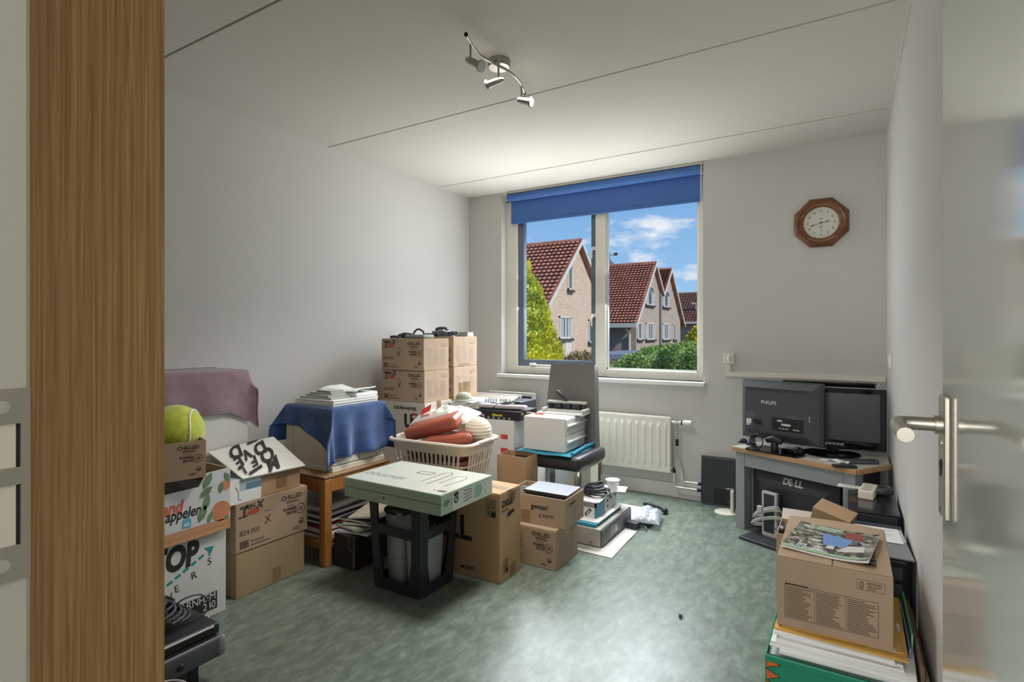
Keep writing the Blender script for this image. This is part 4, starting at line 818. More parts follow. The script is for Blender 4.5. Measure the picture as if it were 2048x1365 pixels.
b.line(BX.front, [(u0, v0), (u1, v0), (u1, v1), (u0, v1), (u0, v0)], .0014); b.rect(BX.front, u0, v1, u0 + .065, v1 + .005)
for k in range(3):
    b.line(BX.front, [(u0 + (u1 - u0) * k / 3, v0), (u0 + (u1 - u0) * k / 3, v1)], .001)
    for j in range(17): b.rect(BX.front, u0 + (u1 - u0) * k / 3 + .004, v0 + .004 + j * .0058, u0 + (u1 - u0) * (k + rnd.uniform(.6, .95)) / 3, v0 + .0062 + j * .0058)
b.line(BX.front, [(.218, .165), (.288, .165), (.288, .195), (.218, .195), (.218, .165)], .001); b.line(BX.front, [(.226, .174), (.224, .184), (.230, .191), (.236, .184), (.234, .174), (.226, .174)], .0018); b.line(BX.front, [(.230, .172), (.230, .186)], .0018); b.text('FSC', BX.front, .230, .1665, .007, 'c', bold=.02)
b.text('RECYCLED', BX.front, .262, .185, .0075, 'c', bold=.04); lines(b, BX.front, .244, .180, .037, 4, .004, .0015)
BX.put(b, M_print)
b = MB()
for k in range(6): v = .05 + k * .036; b.rect(BX.top, .236, v, .270, v + .028)
BX.put(b, M_print, 'handling_symbols'); b = MB()
for k in range(6): v = .05 + k * .036; b.line(BX.top, [(.242, v + .004), (.264, v + .024)], .003); b.line(BX.top, [(.242, v + .024), (.264, v + .004)], .003) if k % 2 else b.line(BX.top, [(.253, v + .004), (.253, v + .024)], .003)
bq = BX.top; obj('symbol_marks', MB(), M_kraft, BX.o) if False else BX.put(b, M_kraft, 'symbol_marks')
obj('top_layer', MB().sheet(lambda u, v: (-.150 + u * .30, -.215 + v * .43 if False else .03 + v * .19, .2235 + .006 * math.sin(u * 3.1) * v), 12, 8, .003), M_kraft, BX.o, True)
ztop = z_ + .222
mg = thing('magazine', 'green-edged town magazine with a photo cover lying on the brown box', 'magazine', (-.045, 2.150, ztop + .0095), R(14)); mg.rotation_euler = (0, 0, R(-8))
def mgz(u, v): return .012 * (u - .5) ** 2 * 4 * (.35 + .65 * u) * (1 - .35 * v) + .0
def mgp(u, v, o=0): return ((u - .5) * .245, (v - .5) * .295, mgz(u, v) + o)
obj('pages', MB().sheet(lambda u, v: mgp(u, v, -.001), 16, 10, .006), M_paper, mg, True)
M_mag = mat('magazine_photo', (.10, .11, .09), .3); n, l, b_m = nodes(M_mag); tcn = n.new('ShaderNodeTexCoord')
vo = n.new('ShaderNodeTexVoronoi'); vo.inputs['Scale'].default_value = 55; l.new(tcn.outputs['Object'], vo.inputs[0]); sx_ = n.new('ShaderNodeSeparateColor'); l.new(vo.outputs['Color'], sx_.inputs[0]); cm_ = n.new('ShaderNodeValToRGB'); l.new(sx_.outputs[0], cm_.inputs[0]); cm_.color_ramp.interpolation = 'CONSTANT'
for p_, c_ in ((.0, (.05, .055, .045)), (.25, (.13, .15, .10)), (.45, (.24, .24, .20)), (.62, (.42, .41, .36)), (.76, (.16, .09, .06)), (.86, (.58, .58, .54)), (.95, (.20, .28, .16))):
    e_ = cm_.color_ramp.elements.new(p_); e_.color = tuple(c_) + (1,)
l.new(cm_.outputs[0], b_m.inputs['Base Color'])
obj('cover', MB().sheet(lambda u, v: mgp(u, v), 16, 10, .0008), M_mag, mg, True)
ml = lambda u, v: mgp(u, v, .0010)
def patch(u0, v0, u1, v1, m_, nm_='cover_print', pts=None):
    if pts: obj(nm_, MB().grid(lambda a, b: ml(*(Vector(pts[0]).lerp(Vector(pts[1]), a).lerp(Vector(pts[3]).lerp(Vector(pts[2]), a), b))), 6, 4), m_, mg, recalc=False)
    else: obj(nm_, MB().grid(lambda a, b: ml(u0 + (u1 - u0) * a, v0 + (v1 - v0) * b), 8, 4), m_, mg, recalc=False)
patch(.22, .80, .58, .97, mat('mag_green', (.20, .34, .17), .4)); patch(0, 0, .9, .07, mat('mag_pale_green', (.36, .52, .34), .4)); patch(.36, .32, .78, .72, mat('mag_blue', (.16, .30, .62), .4), pts=[(.44, .32), (.70, .36), (.74, .66), (.36, .72)])
patch(0, 0, 0, 0, mat('mag_red', (.28, .06, .045), .4), pts=[(.66, .62), (.86, .68), (.80, .92), (.60, .92)]); patch(0, 0, 0, 0, mat('mag_white', (.66, .65, .60), .4), pts=[(.48, .22), (.58, .22), (.57, .44), (.52, .52)]); patch(0, 0, 0, 0, MATS['mag_white'], pts=[(.62, .18), (.92, .26), (.90, .46), (.72, .42)])
lt = MB(); mlp = lambda u, v: mgp(u, v, .0016); lt.text('ONTDEK', mlp, .26, .885, .085, bold=.02, sx=.85); lt.text('MIDDELBURG', mlp, .26, .82, .05, bold=.02, sx=.8); lt.text('uit', mlp, .17, .13, .12, bold=.02, sx=.9); lt.text('IN MIDDELBURG', mlp, .17, .075, .055, bold=.03, sx=.9)
obj('cover_lettering', lt, M_paper, mg, recalc=False)
# upright cardboard and folders between the pile and the wall
for k, (x, y0, y1, h, m_, lb_) in enumerate(((.184, 1.93, 2.40, .285, M_kraft, 'brown corrugated sheet standing between the papers and the wall'), (.194, 1.86, 2.40, .26, M_kraft2, 'folded cardboard standing tight against the right wall'))):
    d_ = thing('cardboard_sheet', lb_, 'cardboard', (x, (y0 + y1) / 2, 0)); hl_ = (y1 - y0) / 2
    obj('liner', MB().box(-.0035, -.0025, -hl_, hl_, 0, h), m_, d_); obj('liner', MB().box(.0025, .0035, -hl_, hl_, 0, h), m_, d_); obj('fluting', MB().grid(lambda u, v: (.0022 * math.sin(u * 180), -hl_ + u * hl_ * 2, v * h), 240, 1), m_, d_)
for k, (m_, y0, y1, h, lb_) in enumerate(((M_pblue, 2.02, 2.38, .29, 'blue folder standing upright beside the manila envelopes'), (mat('folder_green', (.02, .25, .09), .5), 2.06, 2.40, .318, 'green folder standing upright behind the blue one'))):
    d_ = thing('document_folder', lb_, 'folder', (.162 + k * .008, (y0 + y1) / 2, 0)); hl_ = (y1 - y0) / 2
    obj('cover', MB().box(-.003, -.0015, -hl_, hl_, 0, h), m_, d_); obj('cover', MB().box(.0015, .003, -hl_, hl_, 0, h), m_, d_); obj('pages', MB().box(-.0015, .0015, -hl_ + .006, hl_ - .006, .001, h - .006), M_paper, d_)
# small boxes between the pile and the stand
c2 = Carton('cardboard_box', 'small brown open box holding a black remote, in front of the DELL monitor', -.275, -.02, 2.78, 3.02, 0, .318, M_kraft, open_top=True)
b = MB(); lines(b, c2.front, .03, .25, .06, 3, .012, .004); c2.put(b, M_print)
obj('flap', MB().box(-c2.w / 2, c2.w / 2, -.0, .003, 0, .07), M_kraftg, c2.o, loc=(0, c2.d / 2, c2.h), rot=(R(-60), 0, 0))
obj('filling', MB().box(-c2.w / 2 + .006, c2.w / 2 - .006, -c2.d / 2 + .006, c2.d / 2 - .006, .005, .285), M_kraft2, c2.o, label='cardboard insert')
d_ = thing('remote_control', 'black remote with pale buttons sticking out of the small open box', 'remote', (-.215, 2.90, .287), R(20)); rb_ = MB(Matrix.Rotation(R(-14), 4, 'Y')); rb_.box(-.07, .09, -.026, .026, .018, .04, .005); obj('body', rb_, M_black, d_)
for k in range(4):
    rb_ = MB(Matrix.Rotation(R(-14), 4, 'Y')); rb_.box(-.05 + k * .03, -.036 + k * .03, -.02, .02, .04, .0425, .001); obj('button_row', rb_, M_mgrey, d_)
d_ = thing('white_cable', 'white looped cable hanging over the edge of the small open box', 'cable', (-.125, 2.93, .287)); cm = MB(); coil(cm, (0, 0, .004), .045, 5, .004, 2.0, zj=.01); obj('wire', cm, M_lgrey, d_, True)
d_ = thing('small_carton', 'little plain brown carton lying tilted on the open box', 'box', (-.062, 2.915, .345), rot=(R(8), R(14), R(-14))); obj('body', MB().box(-.075, .075, -.06, .06, 0, .085, .002), M_kraft2, d_); obj('flap', MB().box(.0755, .078, -.058, .058, .004, .087), M_kraft2, d_); obj('lid', MB().box(-.0755, .0755, -.061, .061, .085, .088, .001), M_kraft3, d_)
# ================================================================== MIDDLE OF THE ROOM
# black rack with two grey bins
RKX0, RKX1, RKY0, RKY1, RKH = -1.975, -1.68, 1.945, 2.205, .444
rk = thing('bin_rack', 'black plastic open-sided rack on the floor under the mint-green carton', 'rack', ((RKX0 + RKX1) / 2, (RKY0 + RKY1) / 2, 0)); M_rack = mat('rack_blue_black', (.018, .022, .030), .38)
hw, hd = (RKX1 - RKX0) / 2, (RKY1 - RKY0) / 2
def rw(z): return hw * (1 + .14 * z / RKH), hd * (1 + .14 * z / RKH)
def band(z0, z1, t_=.012):
    b = MB()
    (a0, c0), (a1, c1) = rw(z0), rw(z1); r_ = .035
    def loop(a, c, z, ins=0):
        out = []
        for cx, cy, st_ in ((a - r_, c - r_, 0), (-a + r_, c - r_, 90), (-a + r_, -c + r_, 180), (a - r_, -c + r_, 270)):
            for k in range(5): an = R(st_ + k * 22.5); out.append((cx + (r_ - ins) * math.cos(an), cy + (r_ - ins) * math.sin(an), z))
        return out
    L4 = [loop(a0, c0, z0), loop(a1, c1, z1), loop(a1, c1, z1, t_), loop(a0, c0, z0, t_)]; n_ = 20; vs = sum(L4, []); fs = []
    for k in range(4):
        for i in range(n_): j = (i + 1) % n_; fs.append((k * n_ + i, k * n_ + j, ((k + 1) % 4) * n_ + j, ((k + 1) % 4) * n_ + i))
    return b.add(vs, fs)
obj('base_band', band(0, .05), M_rack, rk, True); obj('middle_band', band(.268, .312), M_rack, rk, True); obj('top_band', band(RKH - .012, RKH), M_rack, rk, True); obj('floor_tray', MB().box(-hw + .014, hw - .014, -hd + .014, hd - .014, .004, .012), M_rack, rk)
for sx in (-1, 1):
    for sy in (-1, 1):
        b = MB(); secs = []
        for z in (0, .05, .15, .27, .36, RKH):
            a, c = rw(z); k_ = .055 + (.018 if z in (0, .05) else 0) + (.006 if z == RKH else 0)
            secs.append([(sx * a, sy * c * .80, z), (sx * a * .97, sy * c * .97, z), (sx * a * .80 if False else sx * (a - k_), sy * c, z), (sx * (a - k_), sy * (c - .012), z), (sx * (a - .016), sy * (c - .016), z), (sx * (a - .012), sy * (c - k_), z), (sx * a, sy * (c - k_), z)][1:])
        n_ = 6; vs = sum(secs, []); fs = [tuple(range(n_)), tuple(range(5 * n_, 6 * n_))]
        for k in range(5):
            for i in range(n_): j = (i + 1) % n_; fs.append((k * n_ + i, k * n_ + j, (k + 1) * n_ + j, (k + 1) * n_ + i))
        obj('corner_post', b.add(vs, fs), M_rack, rk)
M_bin = mat('bin_metal_grey', (.40, .41, .43), .35, .15); M_binlid = mat('bin_lid_black', (.05, .05, .055), .3)
def wastebin(x0, x1, y0, y1, h, label, lid=True):
    t_ = thing('waste_bin', label, 'bin', ((x0 + x1) / 2, (y0 + y1) / 2, .0125)); a, c = (x1 - x0) / 2, (y1 - y0) / 2; b = MB()
    def rr(z, k, ins=0): 
        out = []
        for cx, cy, st_ in ((a * k - .02, c * k - .02, 0), (-a * k + .02, c * k - .02, 90), (-a * k + .02, -c * k + .02, 180), (a * k - .02, -c * k + .02, 270)):
            for q_ in range(4): an = R(st_ + q_ * 30); out.append((cx + (.02 - ins) * math.cos(an), cy + (.02 - ins) * math.sin(an), z))
        return out
    ls = [rr(0, .86), rr(h, 1), rr(h, 1, .006), rr(.01, .86, .006)]; vs = sum(ls, []); n_ = 16; fs = [tuple(range(n_)), tuple(range(3 * n_, 4 * n_))]
    for k in range(3):
        for i in range(n_): j = (i + 1) % n_; fs.append((k * n_ + i, k * n_ + j, (k + 1) * n_ + j, (k + 1) * n_ + i))
    obj('body', b.add(vs, fs), M_bin, t_, True)
    if lid: obj('lid', MB().box(-a - .004, a + .004, -c - .004, c + .004, h, h + .035, .016, 3), M_binlid, t_, True); obj('hinge_clip', MB().box(a - .03, a + .006, -c - .007, -c + .0, h - .02, h + .02, .003), M_mgrey, t_)
    return t_
wastebin(-1.945, -1.825, 1.985, 2.165, .335, 'slim grey bin with a black lid inside the rack'); wastebin(-1.812, -1.705, 1.985, 2.165, .25, 'shorter grey bin without a lid inside the rack', False)
# mint-green shower set carton lying on the rack
MZ = RKH + .0005; mc = Carton('shower_carton', 'flat mint-green shower set carton lying on the black rack', -2.079, -1.4855, 1.857, 2.256, MZ, MZ + .091, mat('mint_carton', (.36, .47, .36), .35, var=.03), tape=False, flaps=False)
mk = .9284; W, D = mc.w / mk, mc.d / mk; mw2, md2, mhh = mc.w / 2, mc.d / 2, mc.h; mc.front = lambda u, v: (-mw2 + u * mk, -md2 - .0009, v * mk); mc.right = lambda u, v: (mw2 + .0009, -md2 + u * mk, v * mk); mc.top = lambda u, v: (-mw2 + u * mk, -md2 + v * mk, mhh + .0009)
obj('top_print', MB().rect(mc.top, .002, .002, W - .002, D - .002), mat('mint_pale_top', (.47, .50, .44), .22), mc.o, recalc=False); mc.e = 1
tp_ = lambda u, v: (-mw2 + u * mk, -md2 + v * mk, mhh + .0014)
b = MB(); b.text('DOUCHEK', tp_, .03, D - .32, .062, bold=.012, shear=.15, sx=.9); mc.put(b, M_mgrey, 'lettering')
b = MB(); b.line(tp_, [(.40, D - .10), (.40, D - .29), ], .007); b.line(tp_, [(.455, D - .10), (.455, D - .31)], .008); b.line(tp_, [(.40, D - .10), (.43, D - .075), (.455, D - .10)], .006); b.line(tp_, [(.50, D - .12), (.50, D - .27)], .006); b.line(tp_, [(.50, D - .12), (.55, D - .10), (.57, D - .14), (.555, D - .30)], .006); b.line(tp_, [(.27, D - .17), (.36, D - .17), (.36, D - .125), (.27, D - .125), (.27, D - .17)], .008)
mc.put(b, mat('print_taupe', (.17, .13, .10), .5), 'shower_drawing')
b = MB(); b.text('GS', tp_, .575, .045, .034, bold=.05, sx=1.2); b.disc(tp_, .557, .055, .006); mc.put(b, M_ink, 'quality_mark')
b = MB(); b.rect(mc.front, .0, .052, W, .0545); mc.put(b, M_dgrey, 'lid_gap')
b = MB(); b.rect(mc.right, .0, .052, .05, .0545); mc.put(b, M_dgrey, 'lid_gap')
b = MB(); b.rect(mc.front, .265, .015, .295, .045); mc.put(b, M_paper, 'label'); b = MB(); pl_ = lambda u, v: (-mw2 + u * mk, -md2 - .0014, v * mk); barcode(b, pl_, .269, .018, .022, .024); mc.put(b, M_ink, 'barcode')
b = MB(); b.rect(mc.right, .085, .002, D - .002, mc.h - .002); mc.put(b, mat('mint_white_side', (.60, .64, .60), .4), 'side_print'); sr = lambda u, v: (mw2 + .0014, -md2 + u * mk, v * mk)
b = MB(); b.text('GS', sr, .13, .035, .045, rot=R(90), bold=.04); b.text('IN', sr, .105, .068, .022, rot=R(0), bold=.02); lines(b, sr, .025, .06, .04, 3, .010, .004)
for k in range(4): b.line(sr, [(.175, .025 + k * .018), (.245, .035 + k * .013)], .0035)
for k, ch in enumerate('VALK'): b.text(ch, sr, .365, .072 - k * .015, .014, rot=R(90))
mc.put(b, M_ink, 'side_lettering'); b = MB(); b.pol(sr, [(.265, .02), (.32, .02), (.335, .05), (.325, .082), (.275, .082), (.265, .06)]); mc.put(b, mat('mint_swatch', (.28, .48, .36), .5), 'colour_swatch')
# tall DELL carton
dc = Carton('monitor_carton', 'tall brown carton with a printed DELL logo and a hand hole', -1.90, -1.451, 2.27, 2.472, 0, .444, M_kraft3)
b = MB(); f_ = dc.front; W = dc.w
b.text('DELL', f_, W - .165, .185, .17, 'r', bold=.025, sx=.95)
def pict(mb, pl, u, v, s_):
    for r_ in range(3):
        for c_ in range(2):
            x, y = u + c_ * s_ * 1.2, v - r_ * s_ * 1.2; mb.line(pl, [(x, y), (x + s_, y), (x + s_, y + s_), (x, y + s_), (x, y)], s_ * .09)
            if (r_, c_) == (2, 1): mb.rect(pl, x, y, x + s_, y + s_)
            elif (r_, c_) == (0, 1): mb.line(pl, [(x + s_ * .1, y + s_ * .1), (x + s_ * .9, y + s_ * .9)], s_ * .09); mb.line(pl, [(x + s_ * .1, y + s_ * .9), (x + s_ * .9, y + s_ * .1)], s_ * .09)
            elif (r_, c_) == (0, 0): mb.line(pl, [(x + s_ * .35, y + s_ * .2), (x + s_ * .35, y + s_ * .8)], s_ * .08); mb.line(pl, [(x + s_ * .65, y + s_ * .2), (x + s_ * .65, y + s_ * .8)], s_ * .08)
            else: mb.disc(pl, x + s_ * .5, y + s_ * .6, s_ * .2); mb.line(pl, [(x + s_ * .5, y + s_ * .15), (x + s_ * .5, y + s_ * .5)], s_ * .1)
pict(b, f_, W - .078, .385, .025); b.rect(f_, W - .235, .035, W - .215, .05); lines(b, f_, W - .21, .05, .06, 3, .008, .004)
dc.put(b, M_ink)
b = MB(); r_ = dc.right
b.text('DELL', r_, .022, .372, .042, bold=.05, sx=1.1); b.text('U2412M', r_, .02, .347, .016, bold=.02); pict(b, r_, .032, .088, .020)
for u0, v0, v1 in ((.095, .375, .425), (.095, .005, .065)):
    for k in range(7): b.line(r_, [(u0, v0 + k * (v1 - v0) / 7), (u0 + .055, v0 + (k + 1.6) * (v1 - v0) / 7)], .003)
dc.put(b, M_ink)
b = MB(); hh_ = [(.075, .305), (.085, .318), (.10, .312), (.112, .322), (.135, .322), (.14, .333), (.13, .342), (.10, .338), (.085, .338), (.072, .33)]
b.pol(lambda u, v: (dc.w / 2 + .0012, -dc.d / 2 + u, v), hh_); dc.put(b, M_blackm, 'hand_hole')
# hidden cartons that carry the basket and the small open box
Carton('cardboard_box', 'plain brown carton on the floor carrying the laundry basket', -2.28, -1.925, 2.50, 2.80, 0, .355, M_kraft2)
# laundry basket
lb_ = thing('laundry_basket', 'cream slotted laundry basket heaped with cushions', 'basket', (-2.085, 2.635, .356), R(4)); LW, LD, LH = .275, .180, .245
M_bask = mat('basket_cream', (.70, .63, .53), .4)
def rrp(k, z, r_=.055, n_=6, g=0):
    a, c = LW * k + g, LD * k + g; out = []
    for cx, cy, s0 in ((a - r_, c - r_, 0), (-a + r_, c - r_, 90), (-a + r_, -c + r_, 180), (a - r_, -c + r_, 270)):
        for q_ in range(n_ + 1): an = R(s0 + q_ * 90 / n_); out.append(Vector((cx + r_ * math.cos(an), cy + r_ * math.sin(an), z)))
    return out
def bband(z0, z1, k0, k1, t_=.006):
    A_, B_ = rrp(k0, z0), rrp(k1, z1); Ai, Bi = rrp(k0, z0, g=-t_), rrp(k1, z1, g=-t_); n_ = len(A_); vs = A_ + B_ + Bi + Ai; fs = []
    for k in range(4):
        for i in range(n_): j = (i + 1) % n_; fs.append((k * n_ + i, k * n_ + j, ((k + 1) % 4) * n_ + j, ((k + 1) % 4) * n_ + i))
    return MB().add(vs, fs)
kz = lambda z: .84 + .16 * z / LH
obj('base', MB().add(rrp(kz(0), 0), [tuple(range(28))]).add(rrp(kz(0), .006), [tuple(range(28))]), M_bask, lb_); obj('lower_band', bband(0, .05, kz(0), kz(.05)), M_bask, lb_, True); obj('upper_band', bband(.185, LH, kz(.185), kz(LH)), M_bask, lb_, True)
obj('middle_band', bband(.112, .124, kz(.112), kz(.124)), M_bask, lb_, True)
rm_ = [p for p in rrp(1.0, LH, g=.008)]; obj('rim', MB().tube(rm_, .0115, 8, closed=True), M_bask, lb_, True)
def bslat(fx, fy, horiz):
    b = MB(); vs = []
    for z in (.048, .187):
        k = kz(z); w_ = .0062; t_ = .003
        for dx in (-w_, w_):
            for dy in (-t_, t_): vs.append((fx * k + (dx if horiz else dy), fy * k + (dy if horiz else dx), z))
    return b.add(vs, [(0, 1, 3, 2), (4, 5, 7, 6), (0, 1, 5, 4), (2, 3, 7, 6), (0, 2, 6, 4), (1, 3, 7, 5)])
for k in range(15):
    x = -LW + .052 + k * (2 * LW - .104) / 14
    for sy in (-1, 1): obj('slat', bslat(x, sy * (LD - .002), True), M_bask, lb_)
for k in range(9):
    y = -LD + .05 + k * (2 * LD - .10) / 8
    for sx in (-1, 1): obj('slat', bslat(sx * (LW - .002), y, False), M_bask, lb_)
for sx in (-1, 1): obj('handle', MB().box(sx * (LW + .008) - .014, sx * (LW + .008) + .014, -.07, .07, LH - .004, LH + .012, .005), M_bask, lb_)
def bk_(x, y, z): return lb_.location + Matrix.Rotation(R(4), 3, 'Z') @ Vector((x, y, z))
M_cush = mat('cushion_red_leather', (.34, .085, .05), .32, bump=.06, bscale=160)
def cushion(label, loc, rot, sx, sy, sz):
    t_ = thing('seat_cushion', label, 'cushion', loc, rot=rot)
    obj('cover', MB().box(-sx, sx, -sy, sy, 0, sz * 2, .028, 4), M_cush, t_, True)
    for z in (.012, sz * 2 - .012): obj('piping', MB().tube([(sx - .012 - .0 if a[0] > 0 else -sx + .012, (sy - .012) * a[1], z) for a in ((1, 1), (-1, 1), (-1, -1), (1, -1))], .004, 6, closed=True), M_cush, t_, True)
    return t_
M_fill = mat('dark_red_textile', (.16, .025, .025), .8, col2=(.05, .02, .02), vscale=14)
d_ = thing('folded_textile', 'dark red patterned textile folded inside the laundry basket', 'textile', bk_(0, 0, .008), R(4)); 
for k in range(3): obj('fold', MB().box(-LW + .075, LW - .075, -LD + .055, LD - .055, .001 + k * .066, .066 + k * .066, .025, 3), M_fill, d_, True)
cushion('lower red leather cushion in the laundry basket', bk_(.085, -.045, .212), (R(3), R(-8), R(22)), .145, .08, .036)
cushion('upper red leather cushion leaning up in the laundry basket', bk_(-.045, -.01, .275), (R(10), R(-16), R(14)), .175, .085, .042)
d_ = thing('woven_ball', 'round cream woven ball at the right end of the laundry basket', 'ball', bk_(.205, .06, .208)); nb = 26
obj('weave', MB().grid(lambda u, v: (lambda r_, a, p: (r_ * math.cos(a) * math.sin(p), r_ * math.sin(a) * math.sin(p), .084 - .084 * math.cos(p) * 1.0))(.082 * (1 + .012 * math.cos(v * math.pi * nb)), u * 6.2832, max(.02, min(3.12, v * math.pi))), 28, 104, True), mat('woven_cream', (.68, .60, .48), .8), d_, True); obj('cap', MB().lathe([(.012, .166), (.010, .171), (.001, .172)], n=12), M_cream, d_)
def crumple(c, sx, sy, h, seed, sag=1.6, nu=34, nv=26, base=.002):
    def f(u, v):
        x, y = (u - .5) * 2, (v - .5) * 2; e_ = max(0, 1 - (abs(x) ** 2.6)) * max(0, 1 - (abs(y) ** 2.6)); n_ = noise.noise(Vector((x * 2.1, y * 2.1, seed))) * .5 + .5 * abs(noise.noise(Vector((x * 4.5, y * 4.5, seed + 5))))
        return (c[0] + x * sx * (1 - .06 * n_), c[1] + y * sy * (1 - .06 * n_), c[2] + base + h * (e_ ** .55) * (.65 + .5 * n_))
    return MB().sheet(f, nu, nv, .0015)
M_bag = mat('plastic_bag_white', (.74, .73, .69), .35, bump=.1, bscale=30)
d_ = thing('plastic_bag', 'white plastic bag with a red print thrown over the cushions', 'plastic bag', bk_(-.03, .075, .41), rot=(R(10), R(-8), R(10)))
obj('film', crumple((-.045, .02, -.085), .215, .105, .115, 3.3), M_bag, d_, True)
b = MB(); b.grid(lambda u, v: (-.155 + u * .075, -.062 + v * .028, -.012 + .028 * u + .030 * v), 4, 3); obj('print', b, M_red, d_)
# chilled cartons in front of the chair
c3 = Carton('fries_carton', 'brown fries carton on the floor under the open gwoon box', -1.66, -1.285, 2.545, 2.82, 0, .208, M_kraft); chilled(c3, c3.front, c3.w, c3.h); ingredient(c3, c3.right, c3.d, c3.h)
g = Carton('grocery_carton', 'open gwoon carton with a black keyboard lying in it', -1.615, -1.253, 2.585, 2.832, .209, .362, M_kraft, open_top=True, rz=R(1))
b = MB(); b.text('gwoon', g.front, .21, .085, .036, 'c', bold=.03); b.text('g ijspret', g.front, .255, .048, .028, 'c'); b.disc(g.front, .262, .108, .003)
b.text('gwoon', g.right, .06, .108, .026, rot=R(4), bold=.03); g.put(b, M_ink); b = MB(); b.rect(g.right, .10, .02, .15, .098); b.rect(g.front, .10, .0, .155, .07); g.put(b, M_tape, 'tape')
obj('filling', MB().box(-g.w / 2 + .006, g.w / 2 - .006, -g.d / 2 + .006, g.d / 2 - .006, .005, .118), M_kraft2, g.o, label='cardboard insert')
def keyboard(label, loc, rz, L_=.34, rows=4, tilt=0, m=None, group=None):
    t_ = thing('keyboard', label, 'keyboard', loc, rot=(R(tilt), 0, rz), group=group); obj('case', MB().box(-L_ / 2, L_ / 2, -.065, .065, 0, .016, .004), m or M_black, t_); n_ = int(L_ / .021)
    me = MB().box(-.0085, .0085, -.0085, .0085, 0, .005, .0015).mesh('key', m or M_dark)
    for r_ in range(rows):
        for k in range(n_): obj('key', me, None, t_, loc=(-L_ / 2 + .015 + k * (L_ - .03) / (n_ - 1), -.045 + r_ * .022, .016))
    return t_
keyboard('black keyboard lying in the gwoon carton', (-1.437, 2.687, .337), R(1), .31, 4, 5)
d_ = thing('laptop_lid', 'grey flat panel on the black keyboard in the gwoon carton', 'panel', (-1.42, 2.752, .358), rot=(R(2), 0, R(1))); obj('panel', MB().box(-.105, .155, -.115, .06, .008, .018, .002), mat('blue_grey_panel', (.34, .37, .42), .3), d_); obj('edge', MB().box(-.107, .157, -.120, -.115, .004, .019), M_black, d_)
Carton('cardboard_box', 'plain brown carton standing under the small open box', -1.885, -1.655, 2.865, 3.075, 0, .279, M_kraft2)
so_ = Carton('small_open_box', 'small brown box with its top flaps folded upright', -1.872, -1.665, 2.90, 3.05, .28, .385, M_kraft3, open_top=True)
for (x0, x1, y0, y1) in ((-so_.w / 2, so_.w / 2, -so_.d / 2, -so_.d / 2 + .003), (-so_.w / 2, so_.w / 2, so_.d / 2 - .003, so_.d / 2), (-so_.w / 2, -so_.w / 2 + .003, -so_.d / 2 + .003, so_.d / 2 - .003), (so_.w / 2 - .003, so_.w / 2, -so_.d / 2 + .003, so_.d / 2 - .003)): obj('flap', MB().box(x0, x1, y0, y1, .1065, .195), M_kraft3, so_.o)
b = MB(); lines(b, so_.right, .06, .085, .04, 6, .012, .006); so_.put(b, MATS['grey_print'])
# cardboard sheet with the silver desktop computer
cs = thing('cardboard_sheet', 'flattened pale cardboard lying on the floor under the silver desktop case', 'cardboard', (-1.37, 3.34, 0)); M_cs = kraft('cardboard_pale', (.60, .585, .55))
obj('board', MB().prism([(-.028, -.478), (.275, -.49), (.245, .45), (-.028, .46)], 'z', 0, .006), M_cs, cs); obj('fold_flap', MB().prism([(-.10, -.515), (-.034, -.52), (-.034, -.46), (-.10, -.45)], 'z', 0, .005), M_cs, cs); obj('crease', MB().box(.262, .266, -.44, -.1, .006, .0066), M_kraft, cs)
dk = thing('desktop_computer', 'silver desktop computer case lying on the cardboard sheet', 'computer', (-1.297, 3.20, .0065)); M_silver = mat('silver_beige_metal', (.40, .39, .35), .4, .3)
obj('case', MB().box(-.098, .097, -.26, .25, .006, .105, .003), M_silver, dk)
fp = obj('front_panel', MB().box(.097, .106, -.255, .245, .01, .10, .002), M_dgrey, dk); obj('drive_door', MB().box(.106, .1075, -.12, .09, .03, .085), M_mgrey, fp); obj('badge', MB().box(.106, .108, -.05, -.01, .03, .07), M_lgrey, fp); obj('port_block', MB().box(.106, .1075, -.235, -.15, .03, .075), M_black, fp)
for a, b in ((-.07, -.22), (.07, -.22), (-.07, .22), (.07, .22)): obj('foot', MB().cyl((a, b, 0), (a, b, .006), .015, n=10), M_black, dk)
obj('screw', MB().cyl((.04, -.2605, .025), (.04, -.262, .025), .005, n=10), M_blackm, dk)
zd = .112; M_tq = mat('turquoise_print', (.02, .22, .34), .4)
d_ = thing('flat_case', 'flat turquoise box lying on the silver desktop case', 'box', (-1.31, 3.17, zd)); obj('lid', MB().box(-.08, .075, -.215, .20, 0, .018, .002), M_tq, d_); obj('top_sheet', MB().box(-.075, .082, -.19, .21, .018, .024, .001), M_paper, d_)
ph = Carton('phone_carton', 'white and blue phone carton with printed devices, on the flat turquoise box', -1.392, -1.262, 3.035, 3.37, zd + .0245, zd + .118, M_kraftw, tape=False, flaps=False)
b = MB(); b.rect(ph.front, .0, .062, ph.w, ph.h - .002); ph.put(b, M_mgrey, 'top_band'); b = MB(); b.rect(ph.right, .001, .004, .13, ph.h - .004); b.rect(ph.front, ph.w - .012, .002, ph.w, ph.h - .002); ph.put(b, M_tq, 'blue_panel')
b = MB(); b.pol(ph.front, [(ph.w - .075, .012), (ph.w - .062, .008), (ph.w - .032, .042), (ph.w - .034, .054), (ph.w - .045, .056), (ph.w - .074, .022)]); ph.put(b, M_ink, 'phone_picture'); b = MB()
b.pol(lambda u, v: (-ph.w / 2 + u, -ph.d / 2 - .0014, v), [(ph.w - .068, .018), (ph.w - .060, .015), (ph.w - .040, .040), (ph.w - .046, .048)]); ph.put(b, M_lgrey, 'phone_screen'); b = MB()
for k, (u, v) in enumerate(((.165, .055), (.225, .06), (.29, .062), (.165, .02), (.20, .075))): b.rect(ph.right, u, v, u + .022, v + .016)
